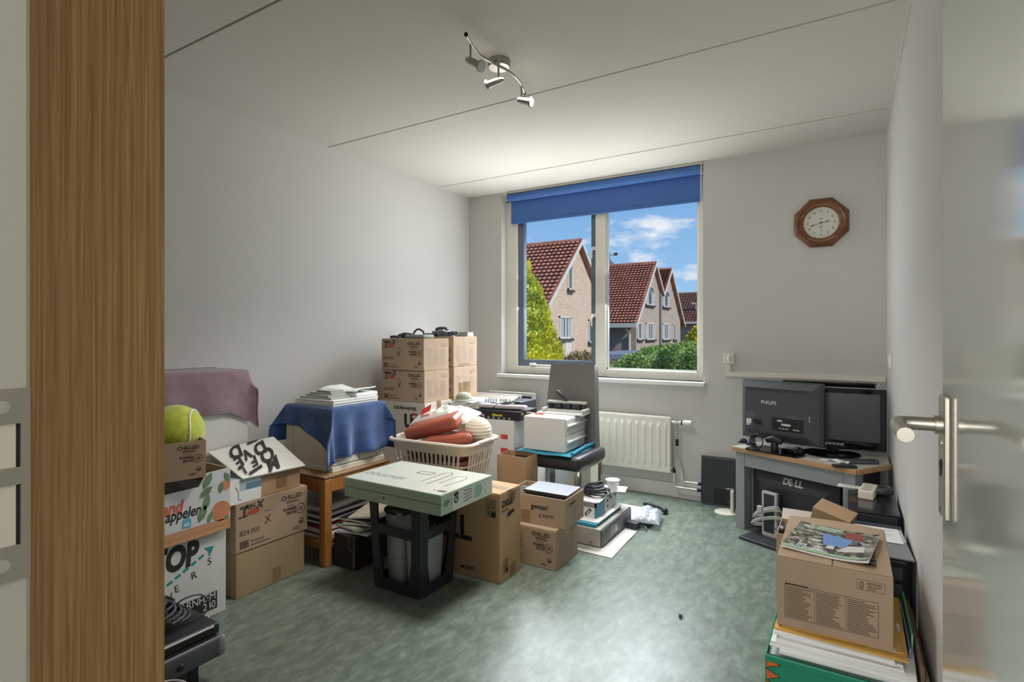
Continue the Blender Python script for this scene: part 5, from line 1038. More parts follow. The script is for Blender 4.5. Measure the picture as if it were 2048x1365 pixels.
ph.put(b, M_ink, 'device_pictures')
zt_ = zd + .1185
d_ = thing('paper_sheet', 'white sheet under the black cable coil', 'paper', (-1.33, 3.18, zt_), R(3)); obj('sheet', MB().box(-.055, .075, -.14, .13, 0, .003), M_paper, d_)
d_ = thing('cable_coil', 'thick coil of black cable with plugs on the blue phone carton', 'cable', (-1.315, 3.185, zt_ + .0035)); cm = MB()
for k, (r_, n_) in enumerate(((.078, 4), (.066, 4), (.052, 4))): coil(cm, (0, 0, .012 * k), r_, n_, .0042, k * 1.3, zj=.011)
obj('wire', cm, M_dark, d_, True); obj('plug', MB().tube([(-.075, -.05, .02), (-.06, -.055, .025), (-.04, -.05, .028)], [.012, .017, .013], 10), M_black, d_, True); obj('plug', MB().tube([(-.085, .0, .03), (-.06, .03, .05), (0, .08, .060)], [.013, .012, .008], 10), M_black, d_, True)
d_ = thing('paper_sheet', 'white card under the round tub', 'paper', (-1.295, 3.335, zt_ + .0005), R(12)); obj('sheet', MB().box(-.05, .10, -.03, .10, 0, .002), M_paper, d_)
d_ = thing('plastic_tub', 'round white plastic tub with a lid behind the cable coil', 'tub', (-1.285, 3.36, zt_ + .003)); obj('cup', MB().lathe([(.001, 0), (.032, 0), (.042, .052), (.040, .052), (.03, .004), (.001, .004)], n=24), M_wplastic, d_, True); obj('lid', MB().lathe([(.001, .057), (.036, .057), (.038, .060), (.046, .060), (.047, .052), (.043, .051), (.042, .0525), (.001, .0525)], n=24), M_wplastic, d_, True)
M_clear = mat('clear_bag_film', (.55, .60, .68), .12, alpha=.55)
d_ = thing('plastic_bag', 'clear plastic bag with dark parts lying on the pale cardboard', 'plastic bag', (-1.105, 3.52, .0066), R(10)); obj('film', crumple((0, 0, .028), .085, .125, .075, 8.8), M_clear, d_, True); obj('contents', MB().box(-.05, .03, -.09, .08, .0, .045, .01), M_dgrey, d_)
d_ = thing('power_adapter', 'black power adapter brick in front of the clear bag', 'adapter', (-1.15, 3.36, .0066), R(-8)); obj('brick', MB().box(-.035, .04, -.03, .03, 0, .042, .004), M_dark, d_); obj('lead', MB().tube(smoothpath([(.04, .01, .02), (.07, .03, .012), (.09, .0, .005)]), .004, 6), M_black, d_, True)
d_ = thing('handset', 'black telephone handset lying on the floor behind the clear bag', 'phone', (-1.14, 3.78, .0066), R(-20)); obj('grip', MB().tube(smoothpath([(-.09, 0, .018), (-.05, .004, .026), (.05, .004, .026), (.09, 0, .018)]), .014, 10), M_black, d_, True); obj('earpiece', MB().cyl((.08, 0, .0), (.08, 0, .026), .026, n=16), M_black, d_, True)
# chair with the drawer unit
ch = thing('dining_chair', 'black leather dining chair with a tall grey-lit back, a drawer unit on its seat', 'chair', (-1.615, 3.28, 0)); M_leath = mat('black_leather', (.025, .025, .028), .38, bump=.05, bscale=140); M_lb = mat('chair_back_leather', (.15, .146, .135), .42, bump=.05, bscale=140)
obj('seat', MB().box(-.235, .235, -.235, .215, .385, .475, .032, 4), M_leath, ch, True)
def cback(u, v, o):
    z = .44 + v * .575; hw_ = .205 - .035 * v; x = (u - .5) * 2 * hw_; y = .205 + .055 * v ** 1.5 + o + .012 * math.cos((u - .5) * 3.1); return (x, y, z)
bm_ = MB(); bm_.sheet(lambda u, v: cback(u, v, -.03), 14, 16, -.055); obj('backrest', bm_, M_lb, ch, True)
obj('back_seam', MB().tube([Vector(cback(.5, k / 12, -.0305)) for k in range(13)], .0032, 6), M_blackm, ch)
M_pol = mat('chair_chrome', (.6, .6, .58), .12, 1)
for sx in (-1, 1):
    for sy in (-1, 1): obj('leg', MB().box(sx * .20 - .012, sx * .20 + .012, sy * .19 - .012, sy * .19 + .012, 0, .39, .002), M_pol, ch)
for sx in (-1, 1): obj('seat_rail', MB().box(sx * .20 - .01, sx * .20 + .01, -.18, .18, .372, .386), M_pol, ch)
d_ = thing('turquoise_cloth', 'folded turquoise cloth on the chair seat under the drawer unit', 'cloth', (-1.63, 3.25, .476)); M_tqc = mat('cloth_turquoise', (.03, .23, .34), .8)
obj('cloth', MB().sheet(lambda u, v: (-.195 + u * .39, -.215 + v * .40, .004 + .003 * math.sin(u * 9 + v * 4)), 20, 16, .004), M_tqc, d_, True); obj('rolled_edge', MB().tube(smoothpath([(.19, -.17, .012), (.185, -.05, .018), (.175, .06, .02), (.19, .14, .025), (.2, .17, .04)]), .011, 8), M_tqc, d_, True)
du = thing('drawer_unit', 'white two-drawer desktop unit standing on the turquoise cloth', 'drawer unit', (-1.65, 3.265, .4845), R(2)); UW, UD, UH = .148, .165, .212; M_uw = mat('drawer_white', (.66, .65, .62), .45)
obj('body', MB().box(-UW, UW - .004, -UD, UD, 0, UH, .003), M_uw, du)
for k in range(2):
    dr = obj('drawer', MB().box(UW - .004, UW + .004, -UD + .008, UD - .008, .008 + k * .101, .104 + k * .101, .002), M_uw, du); obj('handle', MB().prism([(UW + .004, .052 + k * .101), (UW + .020, .062 + k * .101), (UW + .020, .068 + k * .101), (UW + .004, .072 + k * .101)], 'y', -UD + .014, UD - .02) , M_uw, dr)
zu = .4845 + UH
d_ = thing('paper_pad', 'thin white paper pad on top of the drawer unit', 'paper', (-1.625, 3.345, zu + .0005), R(4)); obj('pages', MB().box(-.155, .165, -.085, .09, 0, .009, .001), M_paper, d_); obj('cover', MB().box(-.157, .167, -.087, .092, .009, .0105), M_wplastic, d_)
hp = thing('hole_punch', 'four-hole punch with a black lever on the drawer unit', 'hole punch', (-1.615, 3.365, zu + .0115), R(3)); M_hpg = mat('punch_grey', (.42, .41, .37), .4)
obj('base', MB().box(-.15, .15, -.045, .035, 0, .014, .004), M_hpg, hp); obj('tray_lip', MB().box(-.15, .15, -.062, -.045, 0, .008, .002), M_hpg, hp)
for x in (-.145, .135): obj('side_guide', MB().box(x, x + .022, -.09, .03, 0, .026, .006), M_hpg, hp)
obj('bridge', MB().box(-.135, .13, .0, .018, .014, .05, .004), M_dark, hp); obj('top_rail', MB().box(-.14, .14, -.012, .028, .05, .068, .006), M_hpg, hp)
for x in (-.115, -.045, .02, .09): obj('punch_head', MB().box(x - .012, x + .012, -.022, .004, .018, .052, .003), M_black, hp)
obj('lever', MB().tube([(.0, .005, .064), (-.035, .0, .10), (-.062, -.005, .128), (-.07, -.007, .134)], [.014, .014, .014, .009], 8), M_black, hp, True)
d_ = thing('pen', 'red pen lying on the drawer unit', 'pen', (-1.735, 3.2, zu + .0055), R(5)); obj('barrel', MB().cyl((-.03, 0, 0), (.03, 0, 0), .005, n=8), M_red, d_); obj('rod', MB().cyl((-.22, .03, .004), (-.03, 0, 0), .0028, n=6), M_wplastic, d_)
# white cases standing behind and under the chair
for x0, x1, y0, y1, h, lb__ in ((-2.03, -1.945, 3.60, 3.80, .34, 'narrow white case standing behind the chair'), (-1.83, -1.66, 3.62, 3.84, .36, 'wider white case standing behind the chair beside the radiator'), (-1.64, -1.565, 3.66, 3.86, .36, 'cream upright case at the foot of the radiator')):
    d_ = thing('upright_case', lb__, 'case', ((x0 + x1) / 2, (y0 + y1) / 2, 0)); a, c = (x1 - x0) / 2, (y1 - y0) / 2; obj('shell', MB().box(-a, a, -c, c, 0, h, .004), M_cream if 'cream' in lb__ else M_wplastic, d_); obj('lid', MB().box(-a - .004, a + .004, -c - .004, c + .004, h, h + .012, .003), M_wplastic, d_)
d_ = thing('picture_board', 'dark grey printed board standing between the white cases', 'board', (-1.885, 3.70, 0)); obj('board', MB().box(-.045, .05, -.01, .01, 0, .35), mat('dark_print_grey', (.06, .05, .06), .5, col2=(.25, .23, .25), vscale=9), d_); obj('border', MB().box(-.045, .05, -.0115, -.01, 0, .01).box(-.045, .05, -.0115, -.01, .34, .35), M_mgrey, d_)
# group on the white moving carton behind the basket
wc = Carton('moving_carton', 'white moving carton with red squares, carrying a router box', -2.27, -1.872, 3.10, 3.42, 0, .655, M_kraftw)
b = MB(); b.rect(wc.front, wc.w - .10, .40, wc.w - .045, .47); b.rect(wc.front, wc.w - .10, .53, wc.w - .045, .56); wc.put(b, M_red, 'red_square'); b = MB(); b.rect(wc.right, .02, .40, .12, .47); wc.put(b, M_red, 'red_square')
rc_ = Carton('router_carton', 'black carton with white and yellow print on the white moving carton', -2.215, -1.835, 3.10, 3.35, .656, .715, M_blackm, rz=R(3), tape=False, flaps=False)
M_yelp = mat('print_yellow', (.70, .62, .06), .6); b = MB(); b.text('PCI', rc_.front, .05, .036, .018, bold=.03); b.text('PCMCIA', rc_.front, .05, .018, .016, bold=.03)
for k in range(6): b.ring(rc_.front, .10 + k * .04, .010, .006, .002, 10)
rc_.put(b, M_paper, 'lettering'); b = MB(); b.text('Ethernet', rc_.front, .17, .022, .022, bold=.03); rc_.put(b, M_yelp, 'yellow_lettering')
b = MB(); b.text('PCI', rc_.right, .02, .036, .018, bold=.03); b.text('Ethernet', rc_.right, .09, .022, .02, bold=.03); rc_.put(b, M_yelp, 'yellow_lettering')
M_ph = mat('phone_silver_pink', (.40, .36, .38), .35)
for i, (x, y, rz_, L_, lb__) in enumerate(((-2.055, 3.155, R(6), .115, 'silver cordless handset wrapped in its black lead'), (-1.915, 3.175, R(10), .105, 'flat silver handset at the edge of the router carton'))):
    d_ = thing('phone_handset', lb__, 'phone', (x, y, .716), rz_); obj('body', MB().box(-L_, L_ if i == 0 else .09, -.03, .03, 0, .034, .012, 3), M_ph, d_, True); obj('underside', MB().box(-L_ + .02, .06, -.032, -.028, .002, .012), M_black, d_)
    if i == 0: obj('lead', MB().tube([(.01 + .03 * math.cos(a) + .02 * math.sin(a), .036 * math.sin(a), .02 + .022 * math.cos(a * 2 + .4)) for a in [2 * math.pi * k / 16 for k in range(16)]], .003, 6, closed=True), M_black, d_, True)
d_ = thing('power_adapter', 'black plug adapter with pins up, behind the silver handsets', 'adapter', (-2.01, 3.25, .716), R(8)); obj('body', MB().box(-.045, .045, -.025, .025, 0, .035, .004), M_black, d_)
for x in (-.012, .012): obj('pin', MB().cyl((x, 0, .035), (x, 0, .058), .005, n=8), M_chrome, d_)
obj('collar', MB().box(-.025, .025, -.014, .014, .035, .042), M_dark, d_)
d_ = thing('keypad', 'pale grey keypad propped behind the handsets', 'keypad', (-2.165, 3.29, .716), rot=(R(12), 0, R(30))); obj('case', MB().box(-.06, .05, -.045, .045, .024, .036, .003), M_lgrey, d_); km = MB().box(-.007, .007, -.007, .007, 0, .004, .001).mesh('key', M_dgrey)
for r_ in range(4):
    for k in range(5): obj('key', km, None, d_, loc=(-.045 + k * .0185, -.032 + r_ * .02, .036))
obj('foot', MB().box(-.05, .04, .02, .045, .0, .024), M_wplastic, d_)
# hidden carton carrying the rear stack, and the grey monitor and tower by the window
Carton('cardboard_box', 'tall plain carton in the corner carrying the rear fries cartons', -2.84, -2.44, 3.20, 3.51, 0, .768, M_kraft2)
x_ = P(1067, 800, Y=4.07).x
m6 = thing('monitor', 'silver-framed dark monitor leaning on the wall under the window', 'monitor', (x_ - .23, 4.05, .0)); sc_ = Matrix.Rotation(R(-4), 4, 'X')
H6 = P(1067, 787, Y=4.08).z
m6b = obj('bezel', MB(sc_).box(-.23, .23, -.02, .02, .40, H6, .004), M_lgrey, m6); obj('screen', MB(sc_).box(-.205, .205, -.0215, -.019, .43, H6 - .03), M_scr, m6b); obj('neck', MB(sc_).box(-.05, .05, -.01, .015, .03, .40), M_lgrey, m6); obj('foot', MB().box(-.12, .12, -.02, .06, 0, .025, .006), M_lgrey, m6)
tw6 = thing('computer_tower', 'black computer tower standing left of the chair', 'computer', (-2.02, 3.60, 0)) if False else None
t7 = thing('computer_tower', 'black computer tower standing between the white carton and the chair', 'computer', (-2.165, 3.70, .28)); obj('case', MB().box(-.055, .055, -.10, .14, 0, .43, .004), M_dark, t7); fp = obj('front_panel', MB().box(-.055, .056, -.115, -.10, 0, .435, .006), M_black, t7)
for z in (.36, .30, .24): obj('drive_bay', MB().box(-.045, .046, -.1165, -.114, z, z + .045, .003), M_dgrey, fp)
for k in range(8): obj('vent_slot', MB().box(-.045, -.01, -.1165, -.114, .06 + k * .014, .066 + k * .014), M_dgrey, fp)
Carton('storage_box', 'white storage box under the black tower beside the chair', -2.24, -2.06, 3.46, 3.88, 0, .279, M_kraftw)
g8 = thing('monitor', 'beige monitor back with slanted sides and vents behind the handsets', 'monitor', (-2.495, 3.87, .0), R(3)); z8 = P(1000, 790, Y=3.87).z
bk8 = MB(); A_ = [(-.21, 0, .44), (.21, 0, .44), (.21, 0, z8), (-.21, 0, z8)]; B_ = [(-.13, -.07, .50), (.13, -.07, .50), (.13, -.07, z8 - .07), (-.13, -.07, z8 - .07)]; bk8.add(A_ + B_, [(0, 1, 5, 4), (1, 2, 6, 5), (2, 3, 7, 6), (3, 0, 4, 7), (4, 5, 6, 7), (0, 1, 2, 3)]); M_beige = mat('beige_plastic', (.38, .365, .33), .5); b8 = obj('back_cover', bk8, M_beige, g8)
for k in range(16): obj('vent_slot', MB().box(-.10 + k * .013, -.095 + k * .013, -.045, -.035, z8 - .05, z8 - .03), M_mgrey, b8)
obj('bezel', MB().box(-.215, .215, 0, .03, .43, z8 + .006, .005), M_beige, g8); obj('stand', MB().box(-.05, .05, -.03, .02, .02, .44), M_beige, g8); obj('foot', MB().box(-.12, .12, -.10, .05, 0, .02, .005), M_beige, g8)
cw_ = Carton('storage_box', 'small white storage box with a blue clamp on it, left of the chair', -2.045, -1.885, 3.445, 3.575, 0, .43, M_kraftw, tape=False)
d_ = thing('clamp', 'small blue screw clamp on the white storage box', 'clamp', (-1.955, 3.50, .431), R(8)); M_clb = mat('clamp_blue', (.05, .14, .36), .4); obj('bar', MB().box(-.06, .05, -.005, .005, .0, .008), M_dark, d_); obj('jaw', MB().box(-.008, .014, -.008, .008, .008, .035, .003), M_clb, d_); obj('fixed_jaw', MB().box(.038, .05, -.008, .008, .008, .03, .003), M_clb, d_)
# ================================================================== LEFT SIDE
def drape(x0, x1, y0, y1, z, dxn, dxp, dyn, dyp, nu=60, nv=60, off=.006, fx=34, fy=30, amp=.05, flare=.35, ph=0, edge=None):
    def f(u, v):
        s = x0 - dxn + u * (x1 - x0 + dxn + dxp); t = y0 - dyn + v * (y1 - y0 + dyn + dyp)
        if edge: s, t = edge(s, t)
        ex = s - x1 if s > x1 else (x0 - s if s < x0 else 0); ey = t - y1 if t > y1 else (y0 - t if t < y0 else 0); gx = 1 if s > x1 else -1; gy = 1 if t > y1 else -1; m = min(ex, ey)
        wv = .5 + .5 * math.sin(fx * t + 2 * math.sin(t * 9) + ph); wu = .5 + .5 * math.sin(fy * s + 2 * math.sin(s * 7) + ph)
        px = max(x0, min(x1, s)); py = max(y0, min(y1, t)); dr = max(ex, ey) + .12 * m
        if ex > 0: px += gx * (off * (1 - math.exp(-ex / .012)) + flare * m + amp * ex * wv)
        if ey > 0: py += gy * (off * (1 - math.exp(-ey / .012)) + flare * m + amp * ey * wu)
        if ex or ey: nn = .010 * min(1, (ex + ey) / .08) * noise.noise(Vector((s * 6 + ph, t * 6, 3))); px += gx * nn * (ex > 0); py += gy * nn * (ey > 0)
        zz = z + .004 - dr + (0 if (ex or ey) else .0015 * noise.noise(Vector((s * 9, t * 9, 1)))) - (.006 * (1 - math.exp(-(ex + ey) / .02)))
        return (px, py, zz)
    return f
def cloth(name, label, cat, f, m, nu=60, nv=60, th=.005, hem=None):
    c = Vector(f(.5, .5)); t_ = thing(name, label, cat, c); g = lambda u, v: Vector(f(u, v)) - c
    obj('fabric', MB().sheet(g, nu, nv, th), m, t_, 'all')
    ring = [g(i / nu, 0) for i in range(nu)] + [g(1, j / nv) for j in range(nv)] + [g(1 - i / nu, 1) for i in range(nu)] + [g(0, 1 - j / nv) for j in range(nv)]
    obj('hem', MB().tube(ring, .0042, 6, closed=True), hem or m, t_, True)
    return t_
# white cabinet with the mauve towel
wcb = thing('white_cabinet', 'white cabinet against the left wall under the mauve towel', 'cabinet', (-2.835, 1.25, 0)); M_cab = mat('cabinet_white', (.66, .66, .65), .4)
obj('body', MB().box(-.165, .150, -.49, .49, .04, 1.02, .002), M_cab, wcb); obj('top_board', MB().box(-.165, .158, -.492, .492, 1.02, 1.04, .002), M_cab, wcb); obj('plinth', MB().box(-.15, .13, -.48, .48, 0, .04), M_cab, wcb)
for a, b in ((-.488, -.002), (.002, .488)): d2 = obj('door', MB().box(.150, .166, a, b, .045, 1.015, .002), M_cab, wcb); obj('knob', MB().cyl((.166, a + .04 if a > -.1 else b - .04, .6), (.18, a + .04 if a > -.1 else b - .04, .6), .01, n=12), M_chrome, d2)
M_mauve = mat('mauve_terry', (.28, .185, .215), .95, var=.12, vscale=25, bump=.6, bscale=260, sheen=.4)
cloth('towel', 'mauve terry towel hanging over the white cabinet', 'towel', drape(-2.96, -2.668, .72, 1.742, 1.0405, 0, .20, 0, .06, fx=16, amp=.06, edge=lambda s, t: (s + (.09 * max(0, (t - 1.62) / .18) if s > -2.668 else 0), t)), M_mauve, 50, 80)
d_ = thing('cable_box', 'small black ribbed device on the mauve towel', 'device', (-2.86, 1.10, 1.047)); obj('body', MB().box(-.03, .03, -.11, .11, 0, .03, .006), M_black, d_)
for y in (-.06, -.01, .05): obj('rib', MB().box(-.032, .032, y - .006, y + .006, .028, .034, .002), M_dgrey, d_)
# STOP carton, mandarin box, open fries carton with the tennis ball
SX = -2.36
sb = Carton('moving_carton', 'white moving carton printed STOP with a teal dashed arrow', -2.66, SX, .98, 1.432, 0, .368, M_kraftw)
def sp_(px, py): q = P(px, py, X=SX); return (q.y - .98, q.z)
b = MB(); u, v = sp_(396, 1127); b.text('STOP', sb.right, u, v + .005, .135, 'r', bold=.05, shear=.12, sx=.72); sb.put(b, M_ink, 'lettering')
b = MB(); A_, B_ = Vector(sp_(334, 1172)), Vector(sp_(413, 1106)); E_ = Vector(sp_(428, 1092)); d0 = (B_ - A_); A_ = A_ - d0
for k in range(10): b.line(sb.right, [tuple(A_ + d0 * (k * .2)), tuple(A_ + d0 * (k * .2 + .125))], .012)
dn_ = d0.normalized(); pn = Vector((-dn_.y, dn_.x)); b.pol(sb.right, [tuple(E_), tuple(B_ + pn * .026), tuple(B_ + dn_ * .008), tuple(B_ - pn * .026)]); sb.put(b, M_teal, 'arrow')
b = MB()
for ch, px, py, ro in (('S', 416, 1131, .25), ('R', 384, 1160, .3), ('E', 351, 1187, .4), ('V', 334, 1205, .4)): u, v = sp_(px, py); b.text(ch, sb.right, u, v, .042, rot=ro * .4)
sb.put(b, M_ink, 'lettering'); b = MB(); u1, v1 = sp_(434, 1181); u0, v0 = sp_(434, 1215); b.rect(sb.right, u1 - .20, v0, u1, v1 + .0); sb.put(b, M_ink, 'name_block')
b = MB(); pl2 = lambda u, v: (sb.w / 2 + .0014, -sb.d / 2 + u, v); b.text('ARNHEM', pl2, u1 - .008, v0 + .043, .044, 'r', sx=.85); b.text('240', pl2, u1 - .008, v0 + .007, .044, 'r', sx=.85); sb.put(b, M_paper, 'name_lettering')
MX = -2.338
mb_ = thing('fruit_box', 'cardboard fruit box printed with oranges and leaves, on the STOP carton', 'fruit box', (MX - .19, 1.20, .3685)); my0, my1, mh_ = -.24, .238, .268; M_frb = mat('fruit_box_print', (.62, .63, .66), .6)
obj('front_panel', MB().prism([(my0, 0), (my1, 0), (my1, mh_), (my1 - .105, mh_ - .004), (my1 - .14, mh_ - .055), (my0 + .14, mh_ - .055), (my0 + .105, mh_), (my0, mh_)], 'x', .184, .19), M_frb, mb_); obj('back_panel', MB().prism([(my0, 0), (my1, 0), (my1, mh_), (my0, mh_)], 'x', -.13, -.124), M_kraft, mb_)
obj('end_panel', MB().box(-.124, .184, my1 - .006, my1, .004, mh_), M_kraft, mb_); obj('end_panel', MB().box(-.124, .184, my0, my0 + .006, .004, mh_), M_kraft, mb_); obj('bottom', MB().box(-.124, .184, my0 + .006, my1 - .006, 0, .005), M_kraft, mb_); obj('filling', MB().box(-.122, .182, my0 + .007, my1 - .007, .005, .195), M_blackm, mb_, label='dark things filling the fruit box')
fpl = lambda u, v: (.1908, u, v); fpl2 = lambda u, v: (.1913, u, v)
def mp_(px, py): q = P(px, py, X=MX + .0); return (q.y - 1.20, q.z - .3685)
b = MB(); b.rect(fpl, my0, 0, my1, .05); obj('wood_band', b, mat('print_wood_orange', (.52, .27, .14), .6, var=.15, vscale=12, stretch=(1, .15, 6)), mb_, recalc=False)
M_orange = mat('print_orange', (.60, .24, .11), .6, var=.15, vscale=14); M_leafp = mat('print_leaf_green', (.14, .23, .13), .6, var=.25, vscale=20)
for px, py, r_ in ((450, 1020, .043), (462, 968, .022)): u, v = mp_(px, py); b = MB(); b.disc(fpl, min(u, my1 - r_), v, r_); obj('orange_print', b, M_orange, mb_, recalc=False)
for px, py, L_, an in ((415, 962, .075, 60), (412, 985, .07, 35), (413, 1005, .07, 75), (405, 1028, .075, 65), (420, 1035, .05, 70), (455, 955, .06, 120), (442, 975, .055, 80), (453, 1034, .03, 200)):
    u, v = mp_(px, py); b = MB(); ca, sa = math.cos(R(an)), math.sin(R(an)); pts = [(-.5, 0), (-.2, .2), (.15, .22), (.5, 0), (.15, -.2), (-.2, -.2)]; b.pol(fpl2, [(min(my1 - .002, u + L_ * (p * ca - q_ * sa)), v + L_ * (p * sa + q_ * ca)) for p, q_ in pts]); obj('leaf_print', b, M_leafp, mb_, recalc=False)
b = MB(); u, v = mp_(364, 1024); b.text('mand', fpl, u, v, .070, 'r', bold=.04, shear=.2, sx=.8); obj('lettering', b, mat('print_coral', (.62, .14, .09), .6), mb_, recalc=False)
b = MB(); u, v = mp_(401, 1026); b.text('appelen', fpl, u, v - .004, .062, 'r', bold=.02, shear=.2, sx=.75); lines(b, fpl2, my0 + .1, .03, .10, 2, .014, .007); obj('lettering', b, M_ink, mb_, recalc=False)
b = MB(); u, v = mp_(373, 1050); b.pol(fpl2, [(u - .018, v - .012), (u + .018, v - .014), (u + .019, v + .016), (u + .004, v + .032), (u - .013, v + .022)]); obj('logo', b, mat('print_blue', (.10, .40, .58), .6), mb_, recalc=False); b = MB(); b.text('ah', lambda a, c: (.1917, a, c), u, v - .006, .024, 'c', bold=.03); obj('logo_lettering', b, M_paper, mb_, recalc=False)
fb = Carton('fries_carton', 'open fries carton on the fruit box with a giant tennis ball in it', -2.56, -2.31, .90, 1.34, .637, .79, M_kraft, open_top=True); fb.o.rotation_euler.z = R(-17); fb.o.location = (-2.455, 1.118, .637); chilled(fb, fb.right, fb.d, fb.h); obj('filling', MB().box(-fb.w / 2 + .006, fb.w / 2 - .006, -fb.d / 2 + .006, fb.d / 2 - .006, .005, .06), M_kraft2, fb.o, label='cardboard insert')
q = P(353, 858, d=2.34); d_ = thing('tennis_ball', 'oversized yellow tennis ball in the open fries carton', 'ball', (q.x - .02, q.y + .005, .699)); rb_ = .113; M_ten = mat('tennis_felt', (.52, .58, .06), .95, var=.15, vscale=40, bump=.8, bscale=200, sheen=.5)
obj('felt', MB().lathe([(max(.001, rb_ * math.sin(a)), rb_ - rb_ * math.cos(a)) for a in [math.pi * k / 20 for k in range(21)]], n=36), M_ten, d_, 'all')
obj('seam', MB().tube([Vector((0, 0, rb_)) + Vector((math.cos(a) * .8 + .25 * math.cos(3 * a), math.sin(a) * .8 - .25 * math.sin(3 * a), .75 * math.sin(2 * a))).normalized() * (rb_ + .0005) for a in [2 * math.pi * k / 48 for k in range(48)]], .004, 6, closed=True), M_paper, d_, True)
# fries carton on a plain one, with two small boxes and a printed bag
pb = Carton('cardboard_box', 'plain kraft carton on the floor under the fries carton by the stool', -2.66, -2.409, 1.51, 1.884, 0, .210, M_kraft2, tape=False); b = MB(); b.rect(pb.right, .19, .0, .235, .075); pb.put(b, M_tape, 'tape')
f2 = Carton('fries_carton', 'fries carton marked 824.003 standing on the plain kraft carton', -2.662, -2.405, 1.505, 1.90, .211, .44, M_kraft); chilled(f2, f2.right, f2.d, f2.h); ingredient(f2, f2.front, f2.w, f2.h)
s1 = Carton('small_carton', 'small brown carton with a dark tape patch under the printed bag', -2.60, -2.42, 1.642, 1.866, .441, .541, M_kraft3, tape=False); b = MB(); b.rect(s1.right, .085, .02, .145, .078); s1.put(b, M_tape, 'tape_patch')
s2 = Carton('product_carton', 'small pale blue product carton beside the small brown one', -2.58, -2.408, 1.475, 1.636, .441, .553, mat('pale_blue_carton', (.42, .52, .60), .45), tape=False, flaps=False); b = MB(); b.rect(s2.right, .0, .0, .05, s2.h); b.rect(s2.right, .05, .0, .161, s2.h * .5); s2.put(b, M_paper, 'panel'); b = MB(); b.rect(s2.right, .085, s2.h * .5, .16, s2.h * .78); s2.put(b, mat('steel_blue', (.10, .24, .36), .5), 'blue_band'); b = MB(); sr2 = lambda u, v: (s2.w / 2 + .0014, -s2.d / 2 + u, v); b.line(sr2, [(.03, .08), (.045, .055), (.045, .02), (.06, .015)], .004); lines(b, sr2, .092, s2.h * .7, .06, 2, .014, .006); s2.put(b, M_mgrey, 'lamp_picture')
bgq = [Vector(p) for p in ((-2.395, 1.535, .5565), (-2.40, 1.885, .5465), (-2.645, 1.87, .675), (-2.655, 1.52, .655))]; bn_ = (bgq[1] - bgq[0]).cross(bgq[3] - bgq[0]).normalized()
d_ = thing('plastic_bag', 'white plastic bag with large black letters lying over the small cartons', 'plastic bag', bgq[0]); 
def bgf(u, v): p = bgq[0].lerp(bgq[1], u).lerp(bgq[3].lerp(bgq[2], u), v); return p + bn_ * (.012 * math.sin(math.pi * u) ** .6 * math.sin(math.pi * v) ** .6 + .005 * (noise.noise(Vector((u * 5, v * 5, 2))) + .4 * abs(noise.noise(Vector((u * 11, v * 9, 4))))) * (1 if .06 < u < .94 and .06 < v < .94 else .3)) - bgq[0]
obj('film', MB().sheet(bgf, 40, 30, .002), M_bag, d_, True); obj('support', MB().sheet(lambda u, v: bgq[0].lerp(bgq[1], u).lerp(bgq[3].lerp(bgq[2], u), v) - bn_ * (.004 + .05 * v * (1 - abs(2 * u - 1)) * .6) - bgq[0], 8, 8, .002), M_bag, d_, True)
def bguv(px, py):
    r_ = FW + RT * ((px - CX) / F) + Vector((0, 0, (HY - py) / F)); t_ = (bgq[0] - Vector((0, 0, EYE))).dot(bn_) / r_.dot(bn_); p = Vector((0, 0, EYE)) + r_ * t_ - bgq[0]; a, c = bgq[1] - bgq[0], bgq[3] - bgq[0]
    aa, cc, ac, pa, pc_ = a.dot(a), c.dot(c), a.dot(c), p.dot(a), p.dot(c); dt = aa * cc - ac * ac; return ((pa * cc - pc_ * ac) / dt, (pc_ * aa - pa * ac) / dt)
def bgprint(u, v): uu, vv = max(0, min(1, u)), max(0, min(1, v)); return Vector(bgf(uu, vv)) + bn_ * .0060
b = MB()
for ch, zx, zy, sz, an in (('I', 715, 370, 330, 20), ('D', 880, 540, 380, 205), ('O', 1045, 670, 380, 25), ('M', 1190, 830, 360, 25), ('D', 335, 590, 380, 200), ('V', 590, 660, 300, 215), ('E', 420, 800, 330, 215), ('F', 760, 800, 300, 205), ('L', 510, 980, 260, 215), ('I', 810, 960, 420, 30)):
    vs_, fs_, a_, c_ = text_mesh(ch, .03); ca, sa = math.cos(R(an)), math.sin(R(an)); out = []
    for p in vs_: x, y = (p.x - (a_ + c_) / 2) * sz * (1 if ch not in 'I' else 1.0), (p.y - .36) * sz; X_, Y_ = (x * ca - y * sa, x * sa + y * ca) if ch != 'I' else (y * ca - x * sa, y * sa + x * ca); out.append(bgprint(*bguv(440 + (zx + X_) / 11.38, 860 + (zy - Y_) / 11.38)))
    b.add(out, fs_)
obj('lettering', b, M_ink, d_, recalc=False)
# stool with the document box under the blue towel
SZ = .474; sx0, sx1, sy0, sy1 = -2.79, -2.335, 1.955, 2.435
stl = thing('cane_stool', 'orange-stained wooden stool with a woven cane seat', 'stool', ((sx0 + sx1) / 2, (sy0 + sy1) / 2, 0)); a, c = (sx1 - sx0) / 2, (sy1 - sy0) / 2
for qx in (-1, 1):
    for qy in (-1, 1): obj('leg', MB().box(qx * (a - .024) - .024, qx * (a - .024) + .024, qy * (c - .024) - .024, qy * (c - .024) + .024, 0, SZ - .012, .006), M_stool, stl)
for qy in (-1, 1): obj('apron', MB().box(-a + .048, a - .048, qy * (c - .014) - .011, qy * (c - .014) + .011, SZ - .085, SZ - .012, .002), M_stool, stl)
for qx in (-1, 1): obj('apron', MB().box(qx * (a - .014) - .011, qx * (a - .014) + .011, -c + .048, c - .048, SZ - .085, SZ - .012, .002), M_stool, stl)
